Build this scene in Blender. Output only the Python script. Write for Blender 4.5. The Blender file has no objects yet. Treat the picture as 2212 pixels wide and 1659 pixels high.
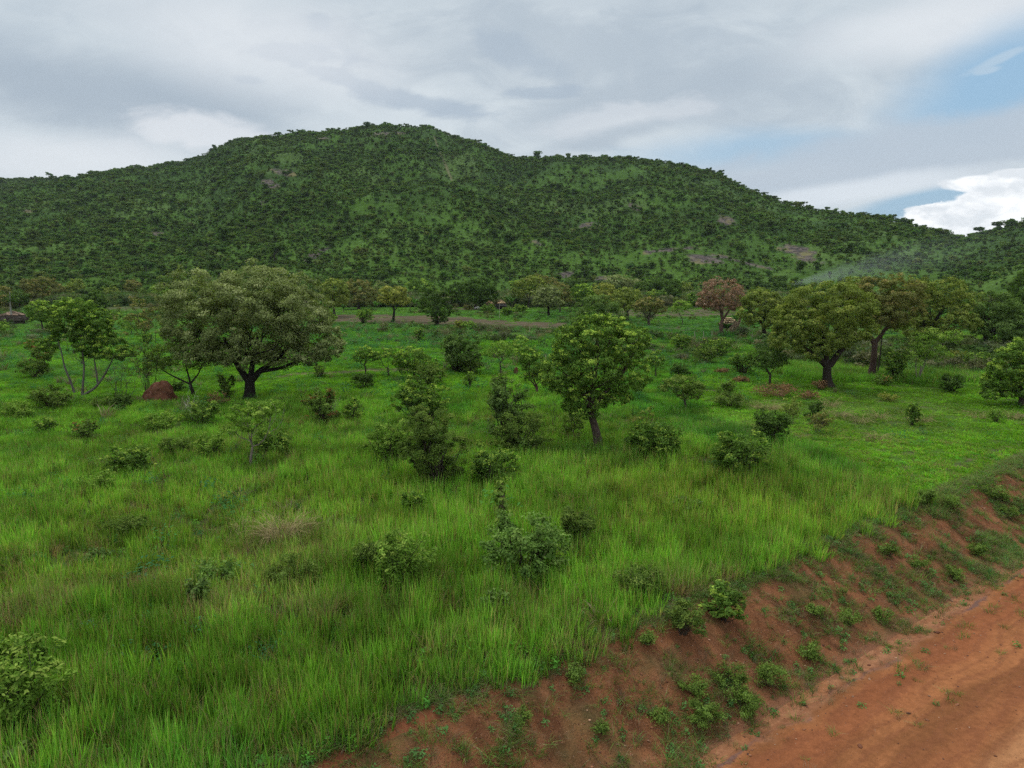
import bpy, math
import numpy as np
from mathutils import Vector

# ------------------------------------------------------------------ camera, world, sun, exposure
sc = bpy.context.scene
C = sc.collection
CAM_H = 11.0
PITCH = math.atan((829.5 - 590.0) / 1591.0)
FPX = 1591.0                       # focal length in pixels of a 2212 px wide frame
cam_d = bpy.data.cameras.new('camera')
cam_d.sensor_width = 36.0
cam_d.lens = 36.0 * FPX / 2212.0
cam_d.clip_start = 0.5
cam_d.clip_end = 12000.0
cam = bpy.data.objects.new('camera', cam_d)
C.objects.link(cam)
cam.location = (0, 0, CAM_H)
cam.rotation_euler = (math.pi / 2 - PITCH, 0, 0)
sc.camera = cam

sc.view_settings.view_transform = 'Standard'
sc.view_settings.look = 'None'
sc.view_settings.exposure = 0.0
sc.view_settings.gamma = 1.0
sc.cycles.max_bounces = 5
sc.cycles.diffuse_bounces = 3
sc.cycles.transmission_bounces = 3
sc.cycles.transparent_max_bounces = 4
sc.cycles.volume_bounces = 0
sc.cycles.use_adaptive_sampling = True
sc.cycles.adaptive_threshold = 0.02
sc.cycles.use_denoising = False
sc.cycles.volume_step_rate = 1.0
sc.cycles.volume_max_steps = 64

SUN_EL, SUN_AZ = math.radians(64), math.radians(-18)     # azimuth from +Y towards +X
sun_dir = Vector((math.sin(SUN_AZ) * math.cos(SUN_EL), math.cos(SUN_AZ) * math.cos(SUN_EL), math.sin(SUN_EL)))
sun_d = bpy.data.lights.new('sun', 'SUN')
sun_d.energy = 1.5
sun_d.angle = math.radians(10)
sun_d.color = (1.0, 0.95, 0.86)
sun = bpy.data.objects.new('sun', sun_d)
C.objects.link(sun)
sun.rotation_euler = sun_dir.to_track_quat('Z', 'Y').to_euler()


def pix_dir(px, py):
    a = (px - 1106.0) / FPX
    b = (829.5 - py) / FPX
    return (a, b * math.sin(PITCH) + math.cos(PITCH), b * math.cos(PITCH) - math.sin(PITCH))


class NT:
    """tiny helper to write node trees"""
    def __init__(s, tree):
        s.t = tree
        s.t.nodes.clear()

    def n(s, kind, **kw):
        nd = s.t.nodes.new(kind)
        for k, v in kw.items():
            setattr(nd, k, v)
        return nd

    def link(s, a, b):
        s.t.links.new(a, b)

    def put(s, sock, v):
        if isinstance(v, bpy.types.NodeSocket):
            s.t.links.new(v, sock)
        else:
            sock.default_value = v

    def math(s, op, a, b=0.0, c=0.0, clamp=False):
        nd = s.n('ShaderNodeMath', operation=op, use_clamp=clamp)
        s.put(nd.inputs[0], a); s.put(nd.inputs[1], b); s.put(nd.inputs[2], c)
        return nd.outputs[0]

    def sstep(s, v, lo, hi, to0=0.0, to1=1.0):
        nd = s.n('ShaderNodeMapRange', interpolation_type='SMOOTHSTEP')
        s.put(nd.inputs[0], v)
        for i, q in enumerate((lo, hi, to0, to1)):
            s.put(nd.inputs[1 + i], q)
        return nd.outputs[0]

    def mix(s, f, a, b, kind='MIX'):
        nd = s.n('ShaderNodeMix', data_type='RGBA', blend_type=kind)
        s.put(nd.inputs[0], f)
        for sock, v in ((nd.inputs[6], a), (nd.inputs[7], b)):
            if isinstance(v, tuple) and len(v) == 3:
                v = v + (1.0,)
            s.put(sock, v)
        return nd.outputs[2]

    def noise(s, vec, scale, detail=4.0, rough=0.55, dist=0.0, out=0):
        nd = s.n('ShaderNodeTexNoise')
        if vec is not None:
            s.put(nd.inputs['Vector'], vec)
        nd.inputs['Scale'].default_value = scale
        nd.inputs['Detail'].default_value = detail
        nd.inputs['Roughness'].default_value = rough
        nd.inputs['Distortion'].default_value = dist
        return nd.outputs[out]

    def comb(s, x, y, z=0.0):
        nd = s.n('ShaderNodeCombineXYZ')
        s.put(nd.inputs[0], x); s.put(nd.inputs[1], y); s.put(nd.inputs[2], z)
        return nd.outputs[0]


def build_world():
    w = bpy.data.worlds.new('World')
    sc.world = w
    w.use_nodes = True
    T = NT(w.node_tree)
    tc = T.n('ShaderNodeTexCoord')
    sep = T.n('ShaderNodeSeparateXYZ')
    T.link(tc.outputs['Generated'], sep.inputs[0])
    X, Y, Z = sep.outputs
    sky = T.n('ShaderNodeTexSky', sky_type='NISHITA', sun_disc=False)
    sky.sun_elevation = SUN_EL
    sky.sun_rotation = SUN_AZ
    sky.air_density = 1.2
    sky.dust_density = 2.0
    S = 0.1
    # direction coordinates: u = x/y, v = z/y in front of the viewer
    ys = T.math('MAXIMUM', Y, 0.05)
    u = T.math('DIVIDE', X, ys)
    v = T.math('DIVIDE', Z, ys)
    # cloud sheet seen in perspective
    zz = T.math('ADD', T.math('MAXIMUM', Z, 0.0), 0.20)
    P = T.comb(T.math('DIVIDE', X, zz), T.math('DIVIDE', Y, zz))
    UV = T.comb(u, T.math('MULTIPLY', v, 2.2))
    n1 = T.noise(P, 0.8, 5, 0.5, 0.4)
    n2 = T.noise(UV, 3.0, 6, 0.55, 0.5)
    n3 = T.noise(UV, 8.0, 6, 0.6, 0.8)
    n4 = T.noise(UV, 22.0, 5, 0.6, 0.3)

    def uv(px, py):
        d = pix_dir(px, py)
        return d[0] / d[1], d[2] / d[1]

    def blob(px, py, rx, ry, rot=0.0, nz=n3, k=1.2, soft=0.9, k2=0.0):
        u0, v0 = uv(px, py)
        c, s_ = math.cos(math.radians(rot)), math.sin(math.radians(rot))
        du = T.math('SUBTRACT', u, u0); dv = T.math('SUBTRACT', v, v0)
        a = T.math('MULTIPLY', T.math('ADD', T.math('MULTIPLY', du, c), T.math('MULTIPLY', dv, s_)), FPX / rx)
        b = T.math('MULTIPLY', T.math('SUBTRACT', T.math('MULTIPLY', dv, c), T.math('MULTIPLY', du, s_)), FPX / ry)
        r = T.math('SQRT', T.math('ADD', T.math('MULTIPLY', a, a), T.math('MULTIPLY', b, b)))
        r = T.math('ADD', r, T.math('MULTIPLY', T.math('SUBTRACT', nz, 0.5), k))
        if k2:
            r = T.math('ADD', r, T.math('MULTIPLY', T.math('SUBTRACT', n4, 0.5), k2))
        m = T.sstep(r, 1.0 + soft * .5, 1.0 - soft * .5)
        return T.math('MULTIPLY', m, T.sstep(Y, 0.1, 0.3))

    def mx(*ms):
        r = ms[0]
        for m in ms[1:]:
            r = T.math('MAXIMUM', r, m)
        return r
    k = 1.0 / S
    light = tuple(q * k for q in (0.68, 0.75, 0.80))
    mid = tuple(q * k for q in (0.55, 0.63, 0.70))
    dark = tuple(q * k for q in (0.38, 0.46, 0.55))
    white = tuple(q * k for q in (1.12, 1.14, 1.16))
    blue = tuple(q * k for q in (0.30, 0.53, 0.76))
    base = T.mix(T.sstep(T.math('ADD', T.math('MULTIPLY', n1, .35), T.math('ADD', T.math('MULTIPLY', n2, .40), T.math('MULTIPLY', n3, .25))), 0.38, 0.60), mid, light)
    # broad darker belts
    dk = mx(T.math('MULTIPLY', blob(150, 200, 420, 80, -9, n2, 1.9, 1.5, .5), 0.80),
            T.math('MULTIPLY', blob(1250, 110, 520, 100, -4, n3, 2.4, 1.5, .8), 0.55),
            T.math('MULTIPLY', blob(1420, 200, 330, 60, 12, n3, 1.6, 1.2), 0.60),
            T.math('MULTIPLY', blob(1250, 5, 900, 40, 0, n3, 1.6, 1.6), 0.30),
            T.math('MULTIPLY', blob(1330, 285, 170, 28, 14, n3, 1.6, 1.0), 0.55))
    col = T.mix(dk, base, dark)
    # ragged small dark scud
    sc_ = mx(T.math('MULTIPLY', blob(650, 115, 95, 20, -6, n3, 2.6, 0.7, 1.6), 0.55),
             T.math('MULTIPLY', blob(740, 170, 120, 17, -20, n3, 2.4, 0.8, 1.5), 0.60),
             T.math('MULTIPLY', blob(910, 222, 130, 20, -11, n3, 2.0, 0.9, 1.2), 0.65),
             T.math('MULTIPLY', blob(693, 50, 22, 18, 0, n3, 1.6, 0.9, 1.2), 0.45),
             T.math('MULTIPLY', blob(1180, 198, 75, 13, 3, n3, 2.0, 0.9, 1.2), 0.55),
             T.math('MULTIPLY', blob(535, 172, 30, 8, -5, n3, 1.0, 0.9, 0.8), 0.45),
             T.math('MULTIPLY', blob(1120, 120, 90, 30, -20, n3, 2.0, 1.0, 1.2), 0.40))
    col = T.mix(sc_, col, tuple(q * k for q in (0.38, 0.47, 0.58)))
    # bright breaks near the left ridge and mid sky
    br = mx(T.math('MULTIPLY', blob(150, 345, 190, 50, 0, n3, 1.8, 1.3), 0.55),
            T.math('MULTIPLY', blob(430, 285, 150, 34, -10, n3, 2.0, 1.0, .8), 0.7),
            T.math('MULTIPLY', blob(560, 90, 260, 80, -10, n2, 1.6, 1.6), 0.55),
            T.math('MULTIPLY', blob(1340, 255, 150, 26, 10, n3, 2.6, 1.0, 1.0), 0.4),
            T.math('MULTIPLY', blob(2080, 40, 300, 55, 12, n3, 1.6, 1.2), 0.6))
    col = T.mix(br, col, tuple(q * k for q in (0.83, 0.86, 0.90)))
    # clear blue openings to the right
    bl = mx(T.math('MULTIPLY', blob(2185, 172, 225, 95, 22, n2, 0.9, 1.1), .95),
            T.math('MULTIPLY', blob(1650, 325, 240, 36, 3, n3, 1.0, 1.3), 0.7),
            T.math('MULTIPLY', blob(2000, 436, 170, 26, 12, n3, 0.7, 0.8), 0.9))
    skyb = T.mix(0.75, sky.outputs[0], blue)
    wisp = mx(blob(2165, 125, 60, 8, 24, n3, 1.4, 1.0, 1.2), blob(2130, 152, 25, 7, 10, n3, 1.2, 1.0, 1.2))
    col = T.mix(bl, col, skyb)
    col = T.mix(T.math('MULTIPLY', wisp, 0.35), col, light)
    # grey shelf between the openings, brighter lower rim
    sh = T.math('MULTIPLY', blob(2010, 325, 560, 62, 10, n3, 1.1, 0.8, .4), 0.9)
    col = T.mix(sh, col, tuple(q * k for q in (0.50, 0.58, 0.67)))
    rim = T.math('MULTIPLY', blob(1830, 415, 270, 22, 9, n3, 0.9, 1.1), 0.75)
    col = T.mix(rim, col, tuple(q * k for q in (0.78, 0.84, 0.90)))
    # sunlit cumulus, lower right
    cu = mx(blob(2195, 474, 185, 82, 6, n3, 1.0, 0.18, 0.7), blob(2120, 398, 75, 18, 0, n3, 1.1, 0.3, 0.7),
            blob(2240, 430, 150, 62, 0, n3, 0.9, 0.14, 0.6), blob(2040, 500, 110, 62, 0, n3, 0.9, 0.12, 0.6))
    shade = T.mix(T.sstep(T.math('ADD', T.math('MULTIPLY', n3, .6), T.math('MULTIPLY', n4, .4)), .40, .56), tuple(q * k for q in (0.80, 0.85, 0.90)), white)
    col = T.mix(cu, col, shade)
    # overcast overhead and behind, out of frame, brightened to add light on the ground
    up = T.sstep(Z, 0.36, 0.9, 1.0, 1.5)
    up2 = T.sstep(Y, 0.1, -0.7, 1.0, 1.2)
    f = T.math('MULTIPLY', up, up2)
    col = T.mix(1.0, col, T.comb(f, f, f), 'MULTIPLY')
    below = T.sstep(Z, -0.02, -0.12)
    col = T.mix(below, col, tuple(q * k for q in (0.09, 0.13, 0.07)))
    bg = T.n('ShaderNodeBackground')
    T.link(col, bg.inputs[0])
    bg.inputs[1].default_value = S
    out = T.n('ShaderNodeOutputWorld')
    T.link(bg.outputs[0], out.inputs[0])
    w.cycles.sampling_method = 'MANUAL'
    w.cycles.sample_map_resolution = 512


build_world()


# ------------------------------------------------------------------ numeric helpers
def hash2(ix, iy, seed):
    h = (ix.astype(np.int64) * 374761393 + iy.astype(np.int64) * 668265263 + seed * 1442695041) & 0xFFFFFFFF
    h = ((h ^ (h >> 13)) * 1274126177) & 0xFFFFFFFF
    return ((h ^ (h >> 16)) & 0xFFFFFF) / float(0xFFFFFF)


def vnoise(x, y, seed=0):
    x = np.asarray(x, float); y = np.asarray(y, float)
    ix = np.floor(x); iy = np.floor(y)
    fx = x - ix; fy = y - iy
    fx = fx * fx * (3 - 2 * fx); fy = fy * fy * (3 - 2 * fy)
    a = hash2(ix, iy, seed); b = hash2(ix + 1, iy, seed)
    c = hash2(ix, iy + 1, seed); d = hash2(ix + 1, iy + 1, seed)
    return (a * (1 - fx) + b * fx) * (1 - fy) + (c * (1 - fx) + d * fx) * fy


def fbm(x, y, seed=0, octv=4, gain=0.5):
    r = 0.0; a = 1.0; tot = 0.0
    for o in range(octv):
        r = r + a * vnoise(np.asarray(x) * 2 ** o + 17.3 * o, np.asarray(y) * 2 ** o - 9.1 * o, seed + o)
        tot += a; a *= gain
    return r / tot


def sstep(v, lo, hi):
    t = np.clip((np.asarray(v, float) - lo) / (hi - lo), 0, 1)
    return t * t * (3 - 2 * t)


# ---- road frame: s along the road, t to its left (the field side); t = 0 is the grass edge
RO = np.array([-3.7, 15.4]); ES = np.array([0.792, 0.6105]); EN = np.array([-0.6105, 0.792])


def st(x, y):
    dx = x - RO[0]; dy = y - RO[1]
    return dx * ES[0] + dy * ES[1], dx * EN[0] + dy * EN[1]


def height(x, y):
    x = np.asarray(x, float); y = np.asarray(y, float)
    s, t = st(x, y)
    w = (fbm(s * .35, s * 0 + 3.3, 5, 3) - .5) * 1.3
    te = t + w
    fld = (fbm(x * .045, y * .045, 11, 3) - .5) * 0.9 + (fbm(x * .5, y * .5, 12, 3) - .5) * 0.14
    fld = fld * sstep(t, -1, 12)
    lip = 0.18 * np.exp(-((te - 0.4) / .8) ** 2)
    bank = -1.5 * sstep(te, 0.3, -3.4)
    gul = (fbm(s * 1.0, t * .45, 21, 4) - .5) * .75 * np.exp(-((te + 1.6) / 1.2) ** 2)
    rough = (fbm(s * 2.2, t * 2.2, 22, 3) - .5) * .26 * np.exp(-((te + 1.5) / 1.7) ** 2)
    ditch = -0.09 * np.exp(-((t + 3.75) / .35) ** 2)
    crown = 0.10 * np.exp(-((t + 9.0) / 3.0) ** 2) + (fbm(s * .25, t * 1.6, 23, 3) - .5) * .07 * sstep(t, -3.2, -4.2)
    far = 1.4 * sstep(t, -14, -17.5)
    return fld + lip + bank + gul + rough + ditch + crown + far


def at(px, py):
    """point of the terrain seen at a pixel of the 2212x1659 view"""
    d = pix_dir(px, py)
    z0 = CAM_H / -d[2]
    ks = z0 * np.concatenate([np.linspace(.80, 1.25, 600)])
    f = CAM_H + d[2] * ks - height(d[0] * ks, d[1] * ks)
    i = int(np.argmax(f < 0)) or 300
    k_ = ks[i - 1] + (ks[i] - ks[i - 1]) * f[i - 1] / (f[i - 1] - f[i])
    x, y = d[0] * k_, d[1] * k_
    return np.array([x, y, float(height(x, y))])


def proj(x, y, z):
    zc = (y * math.cos(PITCH) - (z - CAM_H) * math.sin(PITCH))
    yc = (y * math.sin(PITCH) + (z - CAM_H) * math.cos(PITCH))
    zc = np.maximum(zc, .1)
    return 1106 + FPX * x / zc, 829.5 - FPX * yc / zc


def poly_mask(px, py, poly):
    """soft-free polygon test, vectorised"""
    inside = np.zeros(np.shape(px), bool)
    n = len(poly)
    for i in range(n):
        x1, y1 = poly[i]; x2, y2 = poly[(i + 1) % n]
        c = ((y1 > py) != (y2 > py))
        if y1 != y2:
            inside ^= c & (px < (x2 - x1) * (py - y1) / (y2 - y1) + x1)
    return inside


# ------------------------------------------------------------------ mesh helpers
def make_mesh(name, V, Q, cols=None, uvs=None, smooth=False, extra=None):
    V = np.ascontiguousarray(V, np.float32); Q = np.ascontiguousarray(Q, np.int32)
    me = bpy.data.meshes.new(name)
    me.vertices.add(len(V)); me.vertices.foreach_set('co', V.ravel())
    k = Q.shape[1] if len(Q) else 4
    me.loops.add(Q.size); me.loops.foreach_set('vertex_index', Q.ravel())
    me.polygons.add(len(Q)); me.polygons.foreach_set('loop_start', np.arange(0, Q.size, k, dtype=np.int32))
    if smooth:
        me.polygons.foreach_set('use_smooth', np.ones(len(Q), bool))
    me.update(calc_edges=True)
    if cols is not None:
        a = me.color_attributes.new('col', 'FLOAT_COLOR', 'POINT')
        c = np.ones((len(V), 4), np.float32); c[:, :3] = cols
        a.data.foreach_set('color', c.ravel())
    for nm, arr in (extra or {}).items():
        arr = np.asarray(arr, np.float32)
        if arr.ndim == 1:
            a = me.attributes.new(nm, 'FLOAT', 'POINT'); a.data.foreach_set('value', arr)
        else:
            a = me.attributes.new(nm, 'FLOAT_VECTOR', 'POINT'); a.data.foreach_set('vector', arr.ravel())
    return me


def link(name, me, mat, parent=None, loc=None, coll=None):
    o = bpy.data.objects.new(name, me)
    (coll or C).objects.link(o)
    if mat is not None and not me.materials:
        me.materials.append(mat)
    if parent is not None:
        o.parent = parent
    if loc is not None:
        o.location = loc
    return o


def tag(o, label=None, cat=None, group=None, kind=None):
    if label: o['label'] = label
    if cat: o['category'] = cat
    if group: o['group'] = group
    if kind: o['kind'] = kind
    return o


def empty(name, loc, label, cat, group=None):
    o = bpy.data.objects.new(name, None)
    C.objects.link(o); o.location = loc; o.empty_display_size = .3
    return tag(o, label, cat, group)


class Geo:
    """collects quads with a colour per vertex"""
    def __init__(s):
        s.V = []; s.Q = []; s.c = []; s.n = 0

    def add(s, V, Q, col):
        V = np.asarray(V, float)
        s.V.append(V); s.Q.append(np.asarray(Q, int) + s.n)
        s.c.append(np.broadcast_to(np.asarray(col, float), (len(V), 3)))
        s.n += len(V)

    def mesh(s, name, smooth=False):
        return make_mesh(name, np.concatenate(s.V), np.concatenate(s.Q), np.concatenate(s.c), smooth=smooth)

    def tube(s, pts, rad, col, sides=6):
        pts = np.asarray(pts, float); rad = np.asarray(rad, float)
        n = len(pts)
        tg = np.gradient(pts, axis=0)
        tg /= np.linalg.norm(tg, axis=1)[:, None] + 1e-9
        ref = np.array([0.31, 0.93, 0.2])
        a = np.cross(tg, ref); a /= np.linalg.norm(a, axis=1)[:, None] + 1e-9
        b = np.cross(tg, a)
        th = np.arange(sides) * 2 * math.pi / sides
        V = pts[:, None] + rad[:, None, None] * (np.cos(th)[None, :, None] * a[:, None] + np.sin(th)[None, :, None] * b[:, None])
        i = np.arange(n - 1)[:, None] * sides; j = np.arange(sides)[None]
        j2 = (j + 1) % sides
        Q = np.stack([i + j, i + j2, i + sides + j2, i + sides + j], -1).reshape(-1, 4)
        s.add(V.reshape(-1, 3), Q, col)

    def leaves(s, P, N, L, W, cols, rng, axis=None):
        n = len(P)
        r = rng.normal(size=(n, 3)) if axis is None else axis + rng.normal(size=(n, 3)) * .35
        a = r - (r * N).sum(1)[:, None] * N
        a /= np.linalg.norm(a, axis=1)[:, None] + 1e-9
        b = np.cross(N, a)
        L = np.broadcast_to(L, n)[:, None]; W = np.broadcast_to(W, n)[:, None]
        V = np.stack([P - a * L * .5, P + b * W * .5 + N * W * .15 - a * L * .05,
                      P + a * L * .5 - N * L * .12, P - b * W * .5 + N * W * .15 - a * L * .05], 1)
        s.add(V.reshape(-1, 3), np.arange(4 * n).reshape(-1, 4), np.repeat(cols, 4, 0))


def leafy_material(name, transl=0.35, rough=0.55, spec=0.25, noise=0.25):
    m = bpy.data.materials.new(name); m.use_nodes = True
    T = NT(m.node_tree)
    at_ = T.n('ShaderNodeAttribute', attribute_name='col')
    ti = T.n('ShaderNodeAttribute', attribute_name='tint', attribute_type='INSTANCER')
    g = T.n('ShaderNodeNewGeometry')
    isl = T.sstep(T.noise(g.outputs['Position'], 1.7, 3), 0.3, 0.7, 1 - noise, 1 + noise)
    c = T.mix(1.0, at_.outputs['Color'], T.comb(isl, isl, isl), 'MULTIPLY')
    has = T.math('GREATER_THAN', ti.outputs['Fac'], 0.001)
    c = T.mix(has, c, T.mix(1.0, c, ti.outputs['Color'], 'MULTIPLY'))
    p = T.n('ShaderNodeBsdfPrincipled')
    T.link(c, p.inputs['Base Color']); p.inputs['Roughness'].default_value = rough
    p.inputs['Specular IOR Level'].default_value = spec
    o = T.n('ShaderNodeOutputMaterial')
    if transl:
        tr = T.n('ShaderNodeBsdfTranslucent')
        T.link(T.mix(1.0, c, (1.0, 1.2, 0.5), 'MULTIPLY'), tr.inputs[0])
        ms = T.n('ShaderNodeMixShader'); ms.inputs[0].default_value = transl
        T.link(p.outputs[0], ms.inputs[1]); T.link(tr.outputs[0], ms.inputs[2])
        T.link(ms.outputs[0], o.inputs[0])
    else:
        T.link(p.outputs[0], o.inputs[0])
    return m


M_LEAF = leafy_material('foliage_leaves', .28, .7, .06)
M_GRASS = leafy_material('grass_blades', 0.4, 0.75, 0.06, 0.15)
M_DRY = leafy_material('dry_stalks', 0.15, 0.8, 0.1, 0.2)


def bark_material():
    m = bpy.data.materials.new('bark'); m.use_nodes = True
    T = NT(m.node_tree)
    at_ = T.n('ShaderNodeAttribute', attribute_name='col')
    tc = T.n('ShaderNodeTexCoord')
    mp = T.n('ShaderNodeMapping'); mp.inputs['Scale'].default_value = (6, 6, 1.5)
    T.link(tc.outputs['Object'], mp.inputs[0])
    nz = T.noise(mp.outputs[0], 2.0, 5, 0.65)
    f = T.sstep(nz, 0.3, 0.7, 0.55, 1.5)
    c = T.mix(1.0, at_.outputs['Color'], T.comb(f, f, f), 'MULTIPLY')
    p = T.n('ShaderNodeBsdfPrincipled'); T.link(c, p.inputs['Base Color'])
    p.inputs['Roughness'].default_value = .9; p.inputs['Specular IOR Level'].default_value = .15
    bp = T.n('ShaderNodeBump'); bp.inputs['Strength'].default_value = .6; bp.inputs['Distance'].default_value = .05
    T.link(nz, bp.inputs['Height']); T.link(bp.outputs[0], p.inputs['Normal'])
    o = T.n('ShaderNodeOutputMaterial'); T.link(p.outputs[0], o.inputs[0])
    return m


M_BARK = bark_material()


# ------------------------------------------------------------------ ground, bank, road
def zones(x, y):
    """per point of the field: grass height (m), green tint, soil amount (0..1), dryness"""
    px, py = proj(x, y, np.zeros_like(x))
    n1 = fbm(x * .12, y * .12, 31, 4); n2 = fbm(x * .45, y * .45, 32, 3); n3 = fbm(x * .03, y * .03, 33, 3)
    jx = px + (n2 - .5) * 120; jy = py + (n1 - .5) * 40
    # grazed bright lawn on the right
    bx = np.interp(py, [820, 850, 900, 960, 1020, 1080, 1200], [1380, 1440, 1540, 1700, 1830, 1950, 2150])
    lawnR = sstep(jx - bx, -30, 60) * sstep(jy, 800, 835) * sstep(jy, 1500, 1300)
    lawnL = sstep(jy, 868, 838) * sstep(jx, 1250, 1050)
    midc = sstep(jy, 850, 800) * (1 - lawnL)
    h = 0.95 + 0.35 * (n1 - .5) + 0.3 * (n2 - .5)
    h = h * (1 - .45 * sstep(py, 1060, 900))                       # shorter further away
    h = h * (1 - .25 * sstep(jx, 760, 480) * sstep(py, 1420, 1150))
    h = h * (1 - .22 * sstep(n1, .56, .68))
    h = h * (1 - .76 * lawnR) * (1 - .7 * lawnL) * (1 - .35 * midc)
    scrub = sstep(jx, 1660, 1740) * sstep(jy, 732, 745) * sstep(jy, 826, 806)
    h = np.where(scrub > .3, .8, h)
    dry = .20 * sstep(n2, .55, .75) + .75 * sstep(n1 * .6 + n2 * .4, .50, .62) * sstep(py, 1180, 1400) + .12
    dry = dry + .4 * sstep(np.hypot((px - 620) / 150, (py - 1190) / 90), 1.3, .4)
    dry = dry + .55 * sstep(np.hypot((px - 1820) / 360, (py - 905) / 55), 1.2, .4) * n2
    belt = sstep(py, 698, 703) * sstep(py, 735, 716) * sstep(px, 900, 1000) * sstep(px, 1260, 1200)
    dry = dry + .7 * belt + .35 * scrub
    dry = dry * (1 - .7 * lawnL * (1 - belt))
    soil = np.zeros_like(x)
    soil = np.maximum(soil, poly_mask(px, py + (n2 - .5) * 5, [(700, 681), (960, 684), (1225, 697), (1230, 714), (1040, 704), (720, 695)]) * 1.0)
    soil = np.maximum(soil, poly_mask(px, py + (n2 - .5) * 3, [(1300, 671), (1600, 668), (1590, 682), (1320, 684)]) * .8)
    soil = np.maximum(soil, poly_mask(px, py + (n2 - .5) * 3, [(1420, 707), (1700, 705), (1690, 716), (1430, 718)]) * .55)
    soil = np.maximum(soil, poly_mask(px, py + (n2 - .5) * 2, [(970, 666), (1042, 667), (1040, 672), (975, 672)]) * 1.0)
    soil = np.maximum(soil, poly_mask(px, py + (n2 - .5) * 3, [(228, 664), (330, 662), (330, 672), (235, 674)]) * .6)
    soil = np.maximum(soil, sstep(np.abs(jy * 0 + py - np.interp(px, [560, 640, 760, 900], [822, 812, 806, 800])), 5, 1) *
                      sstep(px, 560, 620) * sstep(px, 930, 880) * .9)
    soil = np.maximum(soil, .7 * sstep(fbm(x * .9, y * .9, 40, 3), .72, .80) * sstep(py, 900, 1100) * (1 - lawnR))
    soil = np.maximum(soil, .55 * lawnR * sstep(fbm(x * .5, y * 1.6, 41, 4), .60, .70))
    # faint track beside the bank, to the right
    s, t = st(x, y)
    soil = np.maximum(soil, .8 * sstep(np.abs(t - 2.6), .35, .1) * sstep(s, 34, 38) * (fbm(s * .8, t, 44, 2) > .42))
    c = np.empty(x.shape + (3,))
    green = np.array([.185, .385, .038]); deep = np.array([.100, .300, .038]); lawn = np.array([.185, .420, .022])
    yel = np.array([.27, .42, .045])
    k = sstep(n3 + (n2 - .5) * .4, .38, .62)[..., None]
    c[...] = deep * (1 - k) + green * k
    ky = (sstep(n1, .5, .66) * sstep(py, 980, 1100) * .35)[..., None]
    c = c * (1 - ky) + yel * ky
    cen = (sstep(np.hypot((px - 1500) / 420, (py - 1110) / 110), 1.3, .4) * .6 * sstep(n1, .35, .6))[..., None]
    c = c * (1 - cen) + yel * cen
    kl = np.clip(lawnR + lawnL * .7, 0, 1)[..., None]
    c = c * (1 - kl) + lawn * (0.62 + .6 * fbm(x * .22, y * .22, 35, 4)[..., None]) * kl
    straw = np.array([.30, .25, .13]); grey = np.array([.21, .20, .17])
    kd = np.clip(dry * .45, 0, .6)[..., None]
    c = c * (1 - kd) + (straw * (1 - belt[..., None]) + grey * belt[..., None]) * kd
    farb = sstep(py, 735, 700)[..., None]
    c = c * (1 - farb * .45) + np.array([.10, .22, .05]) * farb * .45
    return h, c, soil, dry, lawnR + lawnL


def uneven(lo, hi, fine_lo, fine_hi, step, growth):
    a = list(np.arange(fine_lo, fine_hi + 1e-6, step))
    d = step
    while a[-1] < hi:
        d *= growth; a.append(a[-1] + d)
    d = step
    while a[0] > lo:
        d *= growth; a.insert(0, a[0] - d)
    return np.array(a)


def grid_obj(name, S, Tt, mat):
    ss, tt = np.meshgrid(S, Tt, indexing='ij')
    x = RO[0] + ss * ES[0] + tt * EN[0]; y = RO[1] + ss * ES[1] + tt * EN[1]
    z = height(x, y)
    h, c, soil, dry, lawn = zones(x, y)
    n, m = ss.shape
    i = np.arange(n - 1)[:, None] * m; j = np.arange(m - 1)[None]
    Q = np.stack([i + j, i + m + j, i + m + j + 1, i + j + 1], -1).reshape(-1, 4)
    V = np.stack([x, y, z], -1).reshape(-1, 3)
    me = make_mesh(name, V, Q, c.reshape(-1, 3), smooth=True,
                   extra={'soil': soil.ravel(), 'lawn': lawn.ravel(), 'st': np.stack([ss, tt, tt * 0], -1).reshape(-1, 3)})
    return tag(link(name, me, mat), kind='structure')


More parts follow.
